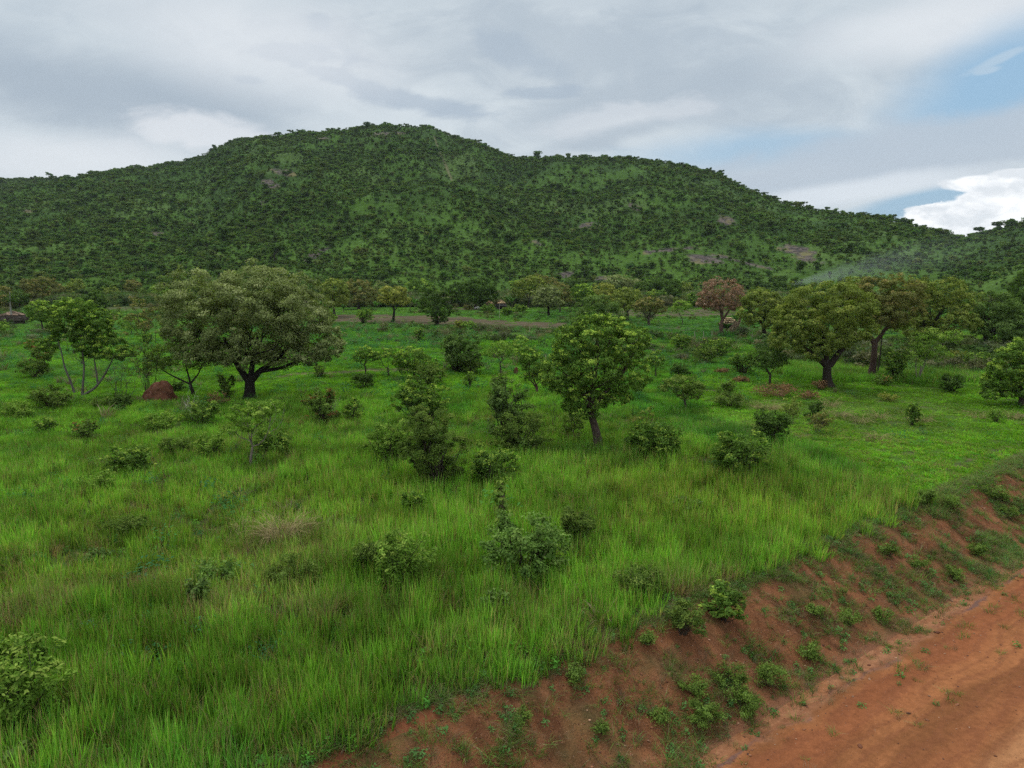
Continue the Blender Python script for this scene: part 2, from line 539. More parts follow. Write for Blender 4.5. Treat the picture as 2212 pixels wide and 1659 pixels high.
def ground_material():
    m = bpy.data.materials.new('field_soil_and_turf'); m.use_nodes = True
    T = NT(m.node_tree)
    col = T.n('ShaderNodeAttribute', attribute_name='col')
    soil = T.n('ShaderNodeAttribute', attribute_name='soil')
    lawn = T.n('ShaderNodeAttribute', attribute_name='lawn')
    sta = T.n('ShaderNodeAttribute', attribute_name='st')
    g = T.n('ShaderNodeNewGeometry')
    P = g.outputs['Position']
    spp = T.n('ShaderNodeSeparateXYZ'); T.link(P, spp.inputs[0]); sx_, sy_ = spp.outputs[0], spp.outputs[1]
    n1 = T.noise(P, 3.0, 6, .65); n2 = T.noise(P, .35, 5, .6); n3 = T.noise(P, 14, 4, .6)
    turf = T.mix(T.sstep(n1, .3, .7), T.mix(1.0, col.outputs['Color'], (.22, .25, .35), 'MULTIPLY'), T.mix(1.0, col.outputs['Color'], (.50, .50, .7), 'MULTIPLY'))
    litter = T.mix(n1, (.030, .026, .014), (.075, .055, .030))
    dens = T.math('ADD', T.math('MULTIPLY', lawn.outputs['Fac'], .6), T.sstep(n2, .45, .6, .15, .5))
    base = T.mix(T.math('MINIMUM', dens, 1.0), litter, turf)
    dist = T.n('ShaderNodeVectorMath', operation='LENGTH'); T.link(P, dist.inputs[0])
    farf = T.sstep(dist.outputs['Value'], 60, 170)
    base = T.mix(farf, base, turf)
    fw = T.noise(T.comb(T.math('MULTIPLY', sx_, .12), T.math('MULTIPLY', sy_, .9)), 1.0, 5, .7)
    earth = T.mix(T.sstep(fw, .40, .60), (.045, .032, .024), (.175, .115, .080))
    earth = T.mix(T.sstep(n1, .50, .62), earth, (.06, .095, .025))
    base = T.mix(soil.outputs['Fac'], base, earth)
    # red soil showing next to the bank
    sp = T.n('ShaderNodeSeparateXYZ'); T.link(sta.outputs['Vector'], sp.inputs[0])
    edge = T.math('ADD', sp.outputs[1], T.math('MULTIPLY', T.math('SUBTRACT', n2, .5), 3.0))
    red = T.mix(n1, (.13, .045, .022), (.24, .085, .040))
    base = T.mix(T.sstep(edge, 1.2, .2), base, red)
    p = T.n('ShaderNodeBsdfPrincipled'); T.link(base, p.inputs['Base Color'])
    p.inputs['Roughness'].default_value = 1.0; p.inputs['Specular IOR Level'].default_value = .05
    bp = T.n('ShaderNodeBump'); bp.inputs['Strength'].default_value = .5; bp.inputs['Distance'].default_value = .06
    T.link(n1, bp.inputs['Height']); T.link(bp.outputs[0], p.inputs['Normal'])
    o = T.n('ShaderNodeOutputMaterial'); T.link(p.outputs[0], o.inputs[0])
    return m


def bank_material():
    m = bpy.data.materials.new('red_earth_bank'); m.use_nodes = True
    T = NT(m.node_tree)
    g = T.n('ShaderNodeNewGeometry'); P = g.outputs['Position']
    sta = T.n('ShaderNodeAttribute', attribute_name='st')
    sp = T.n('ShaderNodeSeparateXYZ'); T.link(sta.outputs['Vector'], sp.inputs[0])
    s_, t_ = sp.outputs[0], sp.outputs[1]
    # runnels follow the fall of the slope
    R = T.comb(T.math('MULTIPLY', s_, 1.5), T.math('MULTIPLY', t_, .8))
    n1 = T.noise(R, 1.0, 5, .6, .4); n2 = T.noise(P, 2.2, 6, .65); n3 = T.noise(P, 18, 4, .65); n4 = T.noise(P, .5, 4, .5)
    a = T.mix(T.sstep(n1, .35, .65), (.130, .052, .023), (.255, .102, .044))
    a = T.mix(T.math('MULTIPLY', T.sstep(n2, .5, .72), .5), a, (.30, .138, .070))
    a = T.mix(T.math('MULTIPLY', T.sstep(n3, .55, .68), .8), a, (.07, .034, .02))
    a = T.mix(T.math('MULTIPLY', T.sstep(n3, .42, .32), .5), a, (.34, .17, .10))
    wash = T.mix(n2, (.055, .085, .025), (.10, .115, .045))
    a = T.mix(T.math('MULTIPLY', T.sstep(n4, .48, .68), .45), a, wash)
    foot = T.mix(n2, (.19, .080, .040), (.28, .125, .068))
    tt = T.math('ADD', t_, T.math('MULTIPLY', T.math('SUBTRACT', n4, .5), .8))
    a = T.mix(T.sstep(tt, -3.0, -3.5), a, foot)
    p = T.n('ShaderNodeBsdfPrincipled'); T.link(a, p.inputs['Base Color'])
    p.inputs['Roughness'].default_value = .95; p.inputs['Specular IOR Level'].default_value = .1
    bp = T.n('ShaderNodeBump'); bp.inputs['Strength'].default_value = 1.0; bp.inputs['Distance'].default_value = .16
    T.link(T.math('ADD', n2, T.math('MULTIPLY', n3, .35)), bp.inputs['Height']); T.link(bp.outputs[0], p.inputs['Normal'])
    o = T.n('ShaderNodeOutputMaterial'); T.link(p.outputs[0], o.inputs[0])
    return m


def road_material():
    m = bpy.data.materials.new('red_dirt_road'); m.use_nodes = True
    T = NT(m.node_tree)
    g = T.n('ShaderNodeNewGeometry'); P = g.outputs['Position']
    sta = T.n('ShaderNodeAttribute', attribute_name='st')
    sp = T.n('ShaderNodeSeparateXYZ'); T.link(sta.outputs['Vector'], sp.inputs[0])
    s_, t_ = sp.outputs[0], sp.outputs[1]
    R = T.comb(T.math('MULTIPLY', s_, .16), T.math('MULTIPLY', t_, 1.0))
    n1 = T.noise(R, 1.1, 6, .6, .5); n2 = T.noise(P, 5.0, 6, .7); n3 = T.noise(P, .55, 5, .6); n4 = T.noise(P, 40, 3, .6)
    wob = T.math('ADD', t_, T.math('MULTIPLY', T.math('SUBTRACT', n3, .5), 1.4))
    a = T.mix(T.sstep(n1, .36, .64), (.200, .078, .031), (.325, .126, .050))
    a = T.mix(T.math('MULTIPLY', T.math('MULTIPLY', T.sstep(wob, -7.8, -8.5), T.sstep(wob, -9.6, -8.9)), T.sstep(n3, .35, .6, .3, .9)), a, (.39, .18, .080))
    a = T.mix(T.math('MULTIPLY', T.math('MULTIPLY', T.sstep(wob, -6.9, -7.4), T.sstep(wob, -8.2, -7.6)), .55), a, (.21, .075, .032))
    a = T.mix(T.math('MULTIPLY', T.math('MULTIPLY', T.sstep(wob, -4.3, -4.8), T.sstep(wob, -6.0, -5.2)), .6), a, (.22, .070, .030))
    a = T.mix(T.math('MULTIPLY', T.sstep(wob, -9.6, -11.0), .6), a, (.27, .115, .065))
    wash = T.mix(n2, (.25, .115, .06), (.38, .19, .11))
    a = T.mix(T.math('MULTIPLY', T.math('MULTIPLY', T.sstep(wob, -4.4, -4.05), T.sstep(n3, .3, .55, .35, 1.0)), .6), a, wash)
    trk = T.n('ShaderNodeTexWave', wave_type='BANDS', bands_direction='Y'); T.link(T.comb(T.math('MULTIPLY', s_, .1), T.math('ADD', wob, T.math('MULTIPLY', n1, .8))), trk.inputs[0])
    trk.inputs['Scale'].default_value = .55; trk.inputs['Distortion'].default_value = 2.5; trk.inputs['Detail'].default_value = 3
    a = T.mix(T.math('MULTIPLY', T.sstep(trk.outputs['Fac'], .55, .95), .38), a, (.19, .068, .032))
    # bluish silt threads in the ditch
    th = T.math('MULTIPLY', T.sstep(T.math('ABSOLUTE', T.math('ADD', wob, 4.15)), .10, .02), T.sstep(n1, .4, .55))
    a = T.mix(T.math('MULTIPLY', th, .7), a, (.11, .075, .075))
    f = T.sstep(T.math('ADD', T.math('MULTIPLY', n2, .5), T.math('MULTIPLY', n4, .5)), .32, .68, .72, 1.26)
    a = T.mix(1.0, a, T.comb(f, f, f), 'MULTIPLY')
    a = T.mix(T.math('MULTIPLY', T.sstep(n4, .66, .78), .5), a, (.15, .06, .035))
    p = T.n('ShaderNodeBsdfPrincipled'); T.link(a, p.inputs['Base Color'])
    p.inputs['Roughness'].default_value = .95; p.inputs['Specular IOR Level'].default_value = .06
    bp = T.n('ShaderNodeBump'); bp.inputs['Strength'].default_value = .5; bp.inputs['Distance'].default_value = .03
    T.link(T.math('ADD', n2, T.math('MULTIPLY', n1, 2.0)), bp.inputs['Height']); T.link(bp.outputs[0], p.inputs['Normal'])
    o = T.n('ShaderNodeOutputMaterial'); T.link(p.outputs[0], o.inputs[0])
    return m


S_AX = uneven(-2500, 5000, -14, 70, .22, 1.06)
M_GROUND = ground_material(); M_BANK = bank_material(); M_ROAD = road_material()
grid_obj('field_ground', S_AX, uneven(0, 5200, 0, 45, .30, 1.035), M_GROUND)
grid_obj('earth_bank', S_AX, np.linspace(-3.5, 0, 30), M_BANK)
grid_obj('dirt_road', S_AX, np.linspace(-13.5, -3.5, 50), M_ROAD)
grid_obj('road_verge', S_AX, np.append(-uneven(13.5, 900, 13.5, 22, .4, 1.1)[::-1][:-1], -13.5), M_GROUND)


# ------------------------------------------------------------------ the hill
SKX = np.array([-900, -400, 0, 150, 180, 250, 320, 420, 470, 500, 600, 700, 790, 860, 930, 980, 1060, 1110, 1160, 1300, 1400, 1500, 1560,
                1610, 1700, 1760, 1830, 1900, 1960, 2060, 2100, 2150, 2212, 2400, 2800, 3200])
SKY = np.array([440, 400, 388, 385, 377, 367, 361, 341, 316, 305, 292, 287, 276, 275, 277, 297, 322, 343, 345, 341, 346, 365, 380,
                408, 438, 453, 464, 468, 481, 511, 524, 513, 498, 470, 500, 540])
RDX = np.array([-900, 0, 160, 400, 800, 1000, 1200, 1500, 1700, 2000, 2090, 2200, 2600, 3200])
RDD = np.array([1500, 1400, 1300, 1150, 1000, 960, 930, 850, 760, 690, 680, 560, 520, 520])
AZ = np.radians(np.arange(-56, 56.01, .085))
RR = np.concatenate([np.arange(300, 1100, 3.2), np.arange(1100, 1500, 7), np.arange(1500, 2600, 50)])
HX, HY, HZ = None, None, None


def build_hill():
    global HX, HY, HZ
    # pixel column of each azimuth (a bit above the horizon)
    pxc = 1106 + FPX * np.tan(AZ) * (math.cos(PITCH) + .06)
    sk = np.interp(pxc, SKX, SKY)
    elev = np.empty_like(AZ)
    for i, (a_, b_) in enumerate(zip(pxc, sk)):
        d = pix_dir(a_, b_)
        elev[i] = d[2] / math.hypot(d[0], d[1])
    R = np.interp(pxc, RDX, RDD)
    k = np.ones(41) / 41
    R = np.convolve(np.pad(R, 20, 'edge'), k, 'valid')
    az, rr = np.meshgrid(AZ, RR, indexing='ij')
    x = rr * np.sin(az); y = rr * np.cos(az)
    r0 = 320 + 30 * np.sin(az * 5) - 60 * sstep(az, .45, .65)
    q = (rr - r0) / (R[:, None] - r0)
    qc = np.clip(q, 0, 1)
    prof = .25 * qc ** 2.2 + .75 * np.sin(qc * math.pi / 2) ** 1.35
    prof = np.where(q > 1, 1 - .35 * (q - 1) - .5 * np.clip(q - 1, 0, 1) ** 2, prof)
    ridged = 1 - np.abs(fbm(x * .0065 + y * .001, y * .003, 51, 4) * 2 - 1)
    rid2 = 1 - np.abs(fbm(x * .02, y * .011, 55, 3) * 2 - 1)
    nz = (ridged - .75) * .24 + (rid2 - .7) * .07
    bump = np.clip(qc * (1.25 - qc) * 2.6, 0, 1)
    z = prof + nz * bump
    z0 = R * elev
    Z = z * z0[:, None]
    # scale each azimuth so that the highest line of sight meets the skyline
    for _ in range(3):
        ang = np.where(rr > 330, (Z - CAM_H) / rr, -1).max(1)
        sc_ = (elev * 1.0) / np.maximum(ang, .01)
        Z = Z * np.clip(sc_, .3, 3)[:, None]
    Z = Z * sstep(q, -.02, .06) + (fbm(x * .05, y * .05, 58, 3) - .5) * 2.0 * sstep(q, 0, .2) - 1.2 * (1 - sstep(q, -.05, .05))
    HX, HY, HZ = x, y, Z
    px, py = proj(x, y, Z)
    n, m = x.shape
    i = np.arange(n - 1)[:, None] * m; j = np.arange(m - 1)[None]
    Q = np.stack([i + j, i + m + j, i + m + j + 1, i + j + 1], -1).reshape(-1, 4)
    nn = fbm(x * .03, y * .03, 61, 4); n5 = fbm(x * .11, y * .11, 62, 3)
    rock = np.zeros_like(x)
    for cx, cy, rx, ry, rot in ((1572, 480, 18, 12, -30), (1725, 545, 42, 13, -22), (1520, 560, 36, 9, -6), (1600, 565, 60, 4, -14), (1450, 540, 60, 4, 5), (610, 372, 26, 5, -10),
                                (590, 400, 18, 7, -20), (560, 440, 14, 6, 0), (700, 300, 14, 3, 0), (870, 287, 24, 3, 5), (1220, 592, 26, 7, 10), (1370, 448, 14, 5, -20), (1160, 525, 14, 4, -20),
                                (1280, 488, 22, 5, 0), (60, 455, 14, 4, 0), (690, 545, 26, 6, 30), (1090, 560, 14, 4, 0), (820, 290, 30, 5, 5), (330, 505, 25, 4, 0), (1300, 300 + 300, 20, 5, 0)):
        c_, s_ = math.cos(math.radians(rot)), math.sin(math.radians(rot))
        a = (px - cx) * c_ - (py - cy) * s_ * -1; b = (py - cy) * c_ + (px - cx) * s_
        a = ((px - cx) * c_ - (py - cy) * s_) / rx; b = ((px - cx) * s_ + (py - cy) * c_) / ry
        rock = np.maximum(rock, sstep(np.hypot(a, b) + (n5 - .5) * 1.8, 1.15, .8))
    trail = sstep(np.abs(px - np.interp(py, [295, 330, 350, 390, 400], [938, 950, 960, 976, 990])) + (n5 - .5) * 2, 3.0, 1.2) * sstep(py, 290, 300) * sstep(py, 402, 388)
    rock = rock * (rr < R[:, None] + 40); trail = trail * (rr < R[:, None] + 40)
    k = sstep(nn, .40, .62)[..., None]
    c = np.array([.038, .075, .017]) * (1 - k) + np.array([.056, .110, .020]) * k
    ye = (sstep(fbm(x * .016, y * .016, 66, 4), .56, .70) * .6)[..., None]
    c = c * (1 - ye) + np.array([.085, .135, .036]) * ye
    c = c * (.8 + .4 * n5[..., None])
    lowf = sstep(qc, .5, .05)[..., None] * .5
    c = c * (1 - lowf) + np.array([.075, .148, .018]) * lowf
    me = make_mesh('hill', np.stack([x, y, Z], -1).reshape(-1, 3), Q, c.reshape(-1, 3), smooth=True,
                   extra={'rock': rock.ravel(), 'trail': trail.ravel()})
    mt = bpy.data.materials.new('hill_turf_and_rock'); mt.use_nodes = True
    T = NT(mt.node_tree)
    col = T.n('ShaderNodeAttribute', attribute_name='col'); rk = T.n('ShaderNodeAttribute', attribute_name='rock'); trl = T.n('ShaderNodeAttribute', attribute_name='trail')
    g = T.n('ShaderNodeNewGeometry'); P = g.outputs['Position']
    n1 = T.noise(P, .35, 5, .65); n2 = T.noise(P, .08, 5, .6)
    f = T.sstep(n1, .3, .7, .7, 1.3)
    a = T.mix(1.0, col.outputs['Color'], T.comb(f, f, f), 'MULTIPLY')
    rc = T.mix(T.sstep(n1, .4, .6), (.050, .042, .042), (.135, .110, .095))
    rc = T.mix(T.sstep(n2, .5, .65), rc, (.17, .15, .07))
    a = T.mix(T.math('MULTIPLY', rk.outputs['Fac'], T.sstep(n1, .25, .45, .5, 1.0)), a, rc)
    a = T.mix(T.math('MULTIPLY', trl.outputs['Fac'], .55), a, (.20, .15, .10))
    p = T.n('ShaderNodeBsdfPrincipled'); T.link(a, p.inputs['Base Color'])
    p.inputs['Roughness'].default_value = 1.0; p.inputs['Specular IOR Level'].default_value = .05
    o = T.n('ShaderNodeOutputMaterial'); T.link(p.outputs[0], o.inputs[0])
    ob = tag(link('hill', me, mt), kind='structure')
    return q, R, rock, trail


HQ, HR, HROCK, HTRAIL = build_hill()


# ------------------------------------------------------------------ leaf clumps, crowns and branches
def unit(v):
    return v / (np.linalg.norm(v, axis=-1, keepdims=True) + 1e-9)


KIND = {  # dark, light, young leaf colour, young share, leaf length, leaf width, clump size, bark
    'shea':   ((.068, .096, .036), (.205, .262, .115), (.32, .38, .20), .25, .26, .15, .15, (.020, .016, .013)),
    'mango':  ((.026, .056, .016), (.074, .138, .032), (.12, .22, .05), .12, .24, .11, .20, (.04, .03, .022)),
    'green':  ((.040, .092, .018), (.115, .215, .042), (.30, .45, .08), .36, .22, .10, .17, (.06, .045, .035)),
    'bright': ((.062, .140, .022), (.165, .290, .050), (.28, .42, .09), .30, .18, .08, .22, (.07, .055, .04)),
    'olive':  ((.078, .118, .028), (.185, .250, .062), (.28, .34, .09), .25, .24, .12, .16, (.05, .04, .03)),
    'brown':  ((.078, .094, .034), (.175, .195, .072), (.28, .25, .10), .25, .22, .10, .15, (.06, .045, .035)),
    'red':    ((.165, .110, .090), (.290, .205, .170), (.31, .17, .135), .25, .20, .09, .13, (.11, .07, .05)),
    'blue':   ((.046, .095, .028), (.120, .200, .058), (.17, .27, .09), .15, .22, .11, .19, (.05, .04, .03)),
    'feather': ((.042, .088, .020), (.120, .190, .042), (.20, .29, .07), .25, .13, .045, .20, (.07, .055, .04)),
    'yellow': ((.110, .145, .035), (.240, .280, .070), (.32, .34, .09), .30, .18, .09, .2, (.08, .06, .045)),
    'pink':   ((.110, .070, .040), (.220, .140, .085), (.28, .18, .11), .20, .16, .08, .25, (.16, .11, .08)),
    'vine':   ((.050, .115, .028), (.135, .240, .060), (.20, .33, .09), .3, .14, .11, .30, (.08, .06, .04)),
    'stumpvine': ((.075, .150, .028), (.160, .260, .055), (.22, .32, .07), .4, .26, .22, .30, (.08, .06, .04)),
    'weed':   ((.050, .100, .022), (.135, .220, .045), (.18, .31, .08), .25, .085, .030, .20, (.08, .07, .04)),
    'redtip': ((.050, .110, .025), (.140, .220, .050), (.26, .14, .06), .25, .20, .10, .2, (.06, .045, .035)),
}
WARM = np.array([1.12, 1.0, .82])


def crown(geo, lobes, kind, depth, rng, cov=1.0, puff=1.0, maxn=36000, droop=0.0, under=.35):
    """leaf clumps over the lobes (centre, radii); returns clump centres"""
    dk, lt, yg, ysh, L, W, pr, _ = KIND[kind]
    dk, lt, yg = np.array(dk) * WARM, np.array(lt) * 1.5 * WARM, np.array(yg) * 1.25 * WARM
    px1 = depth / 736.0
    L = max(L * .8, 1.8 * px1); W = max(W * .8, 1.05 * px1)
    centres = []
    area = sum(math.pi * max(r[0], r[1]) * r[2] for _, r in lobes) * 3.2
    ntot = min(maxn, int(cov * 1.75 * area / (L * W * .5)))
    per = ntot / max(area, 1e-6)
    for li, (c, r) in enumerate(lobes):
        c = np.array(c, float); r = np.array(r, float)
        rm = (r[0] * r[1] * r[2]) ** (1 / 3)
        p0 = max(pr * rm * puff * 1.25, 2.0 * px1)
        npf = int(np.clip(4.5 * (r[0] * r[2] + r[0] * r[1] + r[1] * r[2]) / 3 / p0 ** 2 * .95, 5, 340))
        k = np.arange(npf) + .5
        ph = np.arccos(1 - 2 * k / npf); th = math.pi * (1 + 5 ** .5) * k + rng.random() * 6
        d = np.stack([np.cos(th) * np.sin(ph), np.sin(th) * np.sin(ph), np.cos(ph)], 1)
        d = unit(d + rng.normal(size=d.shape) * .22)
        keep = (d[:, 2] > -.65) | (rng.random(npf) < under)
        keep &= rng.random(npf) > .13
        d = d[keep]; npf = len(d)
        f = rng.uniform(.60, 1.04, npf) ** .7
        dd = d.copy(); dd[:, 2] = np.where(dd[:, 2] < 0, dd[:, 2] * .75, dd[:, 2])
        spr = rng.random(npf) < .2
        f = np.where(spr, rng.uniform(1.02, 1.25, npf), f)
        pc = c + dd * r * f[:, None]
        ok = np.ones(npf, bool)
        for lj, (c2, r2) in enumerate(lobes):
            if lj != li:
                ok &= (((pc - np.array(c2)) / np.array(r2)) ** 2).sum(1) > .42
        pc = pc[ok]; d = d[ok]; spr = spr[ok]; npf = len(pc)
        if npf == 0:
            continue
        prr = p0 * rng.uniform(.55, 1.4, npf) * np.where(spr, .6, 1.0)
        lobe_area = math.pi * max(r[0], r[1]) * r[2] * 3.2
        w = prr ** 2; nl = np.maximum(3, (w / w.sum() * lobe_area * per * max(.5, npf / max(len(keep), 1))).astype(int))
        idx = np.repeat(np.arange(npf), nl)
        n = len(idx)
        dir_ = unit(rng.normal(size=(n, 3)) + d[idx] * .55 + np.array([0, 0, .35]))
        rad = prr[idx] * (.35 + .75 * rng.random(n) ** .6)
        P = pc[idx] + dir_ * rad[:, None] * np.array([1.1, 1.1, .78])
        N = unit(dir_ * .8 + d[idx] * .3 + np.array([0, 0, .35]) + rng.normal(size=(n, 3)) * .45)
        pv = rng.random(npf)
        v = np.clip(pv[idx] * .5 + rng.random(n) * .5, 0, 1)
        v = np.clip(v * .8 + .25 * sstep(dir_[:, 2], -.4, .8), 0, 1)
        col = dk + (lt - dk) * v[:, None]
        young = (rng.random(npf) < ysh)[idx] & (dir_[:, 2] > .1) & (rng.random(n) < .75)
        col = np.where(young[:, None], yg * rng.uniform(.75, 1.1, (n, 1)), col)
        ax = None
        if droop:
            ax = dir_ * .6 + np.array([0, 0, -droop])
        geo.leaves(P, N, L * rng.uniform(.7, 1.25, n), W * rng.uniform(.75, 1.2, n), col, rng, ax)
        centres.append(pc)
    return np.concatenate(centres) if centres else np.zeros((0, 3))


def curved(a, b, rng, n=7, bend=.12, sag=0.0):
    a = np.array(a, float); b = np.array(b, float)
    t = np.linspace(0, 1, n)[:, None]
    L = np.linalg.norm(b - a)
    k1 = rng.normal(size=3) * bend * L; k2 = rng.normal(size=3) * bend * L * .5
    up = np.array([0, 0, sag * L])
    return a + (b - a) * t + (k1 + up) * np.sin(math.pi * t) + k2 * np.sin(2 * math.pi * t)


def branches(geo, start, r0, lobes, centres, rng, col, twigs=7, bend=.1):
    for (c, r) in lobes:
        c = np.array(c, float)
        tip = c + np.array([0, 0, -.1 * r[2]])
        P = curved(start, tip, rng, 8, bend, -.04)
        R = np.linspace(r0, r0 * .3, 8)
        geo.tube(P, R, col)
        if len(centres):
            dd = (((centres - c) / np.array(r)) ** 2).sum(1)
            own = centres[dd < 1.6]
            if len(own):
                for q in own[rng.permutation(len(own))[:twigs]]:
                    k = rng.integers(3, 7)
                    S = curved(P[k], q, rng, 6, .12, .03)
                    geo.tube(S, np.linspace(R[k] * .55, max(.012, r0 * .05), 6), col, 4)


def px_point(base, px, py, dy=0.0):
    """point on the vertical plane through the foot of a plant, seen at a pixel"""
    d = pix_dir(px, py)
    k = (base[1] + dy) / d[1]
    return np.array([d[0] * k, base[1] + dy, CAM_H + d[2] * k])


def mpp(base):
    return (base[1] * math.cos(PITCH) + (CAM_H - base[2]) * math.sin(PITCH)) / FPX


SEED = [100]


def tree(name, label, cat, foot, lobes, kind, trunk=.25, fork=None, limbs=(), opts=None, group=None):
    """lobes: (px, py, rx, ry [, depth offset m]) in view pixels; fork: pixel where limbs leave the trunk"""
    o_ = dict(cov=1.0, puff=1.0, maxn=36000, twigs=7, deep=1.0, flat=1.0, bark=None, droop=0.0, stems=1, under=.35, whitefoot=False)
    o_.update(opts or {})
    SEED[0] += 1
    rng = np.random.default_rng(SEED[0])
    base = at(*foot); u = mpp(base)
    L = []
    for i, l in enumerate(lobes):
        dy = l[4] if len(l) > 4 else (rng.uniform(-.35, .35) * l[2] * u if len(lobes) > 1 else 0)
        c = px_point(base, l[0], l[1], dy)
        L.append((c - base, (l[2] * u, l[2] * u * o_['deep'] * rng.uniform(.85, 1.05), l[3] * u)))
    root = empty(name, base, label, cat, group)
    gc = Geo(); gb = Geo()
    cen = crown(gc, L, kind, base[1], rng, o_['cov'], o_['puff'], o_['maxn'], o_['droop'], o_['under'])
    bark = np.array(o_['bark'] or KIND[kind][7])
    fk = px_point(base, *fork) - base if fork else L[0][0] * .45
    n = 8
    P = curved((0, 0, -.15), fk, rng, n, .03)
    R = trunk * (1 + .7 * np.exp(-np.linspace(0, 1, n) * 6)) * np.linspace(1, .8, n)
    gb.tube(P, R, bark, 9)
    for lb in limbs:                       # explicit limbs, pixel polylines with start radius
        pts = np.array([px_point(base, q[0], q[1], q[2] if len(q) > 2 else 0) - base for q in lb[1:]])
        k = len(pts); tt = np.linspace(0, k - 1, k * 4)
        pp = np.stack([np.interp(tt, np.arange(k), pts[:, i]) for i in range(3)], 1)
        for _ in range(2):
            pp[1:-1] = (pp[:-2] + pp[1:-1] * 2 + pp[2:]) / 4
        cl = np.broadcast_to(bark, (len(pp), 3))
        gb.tube(pp, np.linspace(lb[0], lb[0] * .4, len(pp)), bark if not o_['whitefoot'] else bark, 7)
    if limbs:
        top = sum(np.array(c) for c, _ in L) / len(L)
        branches(gb, fk + (top - fk) * .45, trunk * .16, L, cen, rng, bark, o_['twigs'])
    else:
        branches(gb, fk, trunk * .5, L, cen, rng, bark, o_['twigs'])
    link('trunk', gb.mesh('trunk', True), M_BARK, root)
    if gc.n:
        link('crown', gc.mesh('crown'), M_LEAF, root)
    return root


def shrub(name, label, cx, basey, w, topy, kind, opts=None, cat='shrub', group=None, sides=None):
    """leafy bush standing in the grass: centre column, foot row, width and top row in view pixels"""
    o_ = dict(cov=.9, puff=1.0, maxn=14000, stems=7, droop=0.0, lobes=4, lean=0.0, under=.5, nst=0)
    o_.update(opts or {})
    SEED[0] += 1
    rng = np.random.default_rng(SEED[0])
    base = at(cx, basey); u = mpp(base)
    W = w * u; H = (px_point(base, cx, topy) - base)[2]
    dk, lt, yg, ysh, LL, WW, pr, bark = KIND[kind]
    dk, lt, yg = np.array(dk) * 1.05 * WARM, np.array(lt) * 1.55 * WARM, np.array(yg) * 1.0 * WARM
    px1 = base[1] / 736.0
    LL = max(LL * .85, 1.9 * px1); WW = max(WW * .85, 1.05 * px1)
    root = empty(name, base, label, cat, group)
    gc = Geo(); gb = Geo()
    ns = int(o_['nst'] or np.clip(13 + W * 9, 13, 44))
    # boughs of uneven reach, thicker growth towards a few of them
    az0 = rng.random(3) * 6.28
    pts = []; wts = []; tipf = []
    for i in range(ns):
        a = rng.random() * 6.28
        lobe = .72 + .28 * max(math.cos(a - q) for q in az0)
        el = rng.beta(1.6, 1.4)
        reach = (W * .60) * lobe * rng.uniform(.75, 1.08) * math.cos(el * 1.35) ** .55
        tip = np.array([math.cos(a) * reach + o_['lean'] * W * .3, math.sin(a) * reach * .9, H * (.16 + .86 * math.sin(el * 1.5)) * rng.uniform(.82, 1.06)])
        P = curved((rng.normal() * .05 * W, rng.normal() * .05 * W, -.05), tip, rng, 7, .07, .10)
        gb.tube(P, np.linspace(max(.010, .013 * H), .004, 7), bark, 4)
        m = 4
        for k in range(m):
            t = rng.uniform(.45, 1.0)
            j = t * 6; j0 = min(int(j), 5)
            q = P[j0] + (P[j0 + 1] - P[j0]) * (j - j0) + rng.normal(size=3) * .055 * W * np.array([1, 1, .6])
            pts.append(q); wts.append(rng.uniform(.6, 1.4)); tipf.append(t)
        pts.append(tip); wts.append(.8); tipf.append(1.0)
    pts = np.array(pts); wts = np.array(wts); tipf = np.array(tipf)
    pts[:, 2] = np.maximum(pts[:, 2], .04)
    S = W * .5 * H * .9 * math.pi * 1.6
    ntot = int(min(o_['maxn'], o_['cov'] * 2.0 * S / (LL * WW * .5)))
    nl = np.maximum(3, (wts / wts.sum() * ntot).astype(int))
    idx = np.repeat(np.arange(len(pts)), nl); n = len(idx)
    rad = (.10 + .045 * W) * rng.uniform(.6, 1.3, len(pts))
    d = unit(rng.normal(size=(n, 3)) + np.array([0, 0, .25]))
    P = pts[idx] + d * (rad[idx] * rng.random(n) ** .45)[:, None] * np.array([1.1, 1.1, .8])
    P[:, 2] = np.maximum(P[:, 2], .02)
    out = unit(pts[idx] * np.array([1, 1, .7]) + np.array([0, 0, -.2 * H]))
    N = unit(d * .45 + np.array([0, 0, .75]) + rng.normal(size=(n, 3)) * .45)
    v = np.clip(rng.random(len(pts))[idx] * .45 + rng.random(n) * .5, 0, 1)
    col = dk + (lt - dk) * v[:, None]
    yo = (rng.random(len(pts)) < ysh * 1.1)[idx] & (tipf[idx] > .7) & (d[:, 2] > -.1) & (rng.random(n) < .8)
    col = np.where(yo[:, None], yg * rng.uniform(.7, 1.1, (n, 1)), col)
    gc.leaves(P, N, LL * rng.uniform(.65, 1.3, n), WW * rng.uniform(.7, 1.2, n), col, rng, out * .8 + np.array([0, 0, .1 - o_['droop']]))
    link('stems', gb.mesh('stems', True), M_BARK, root)
    link('foliage', gc.mesh('foliage'), M_LEAF, root)
    return root


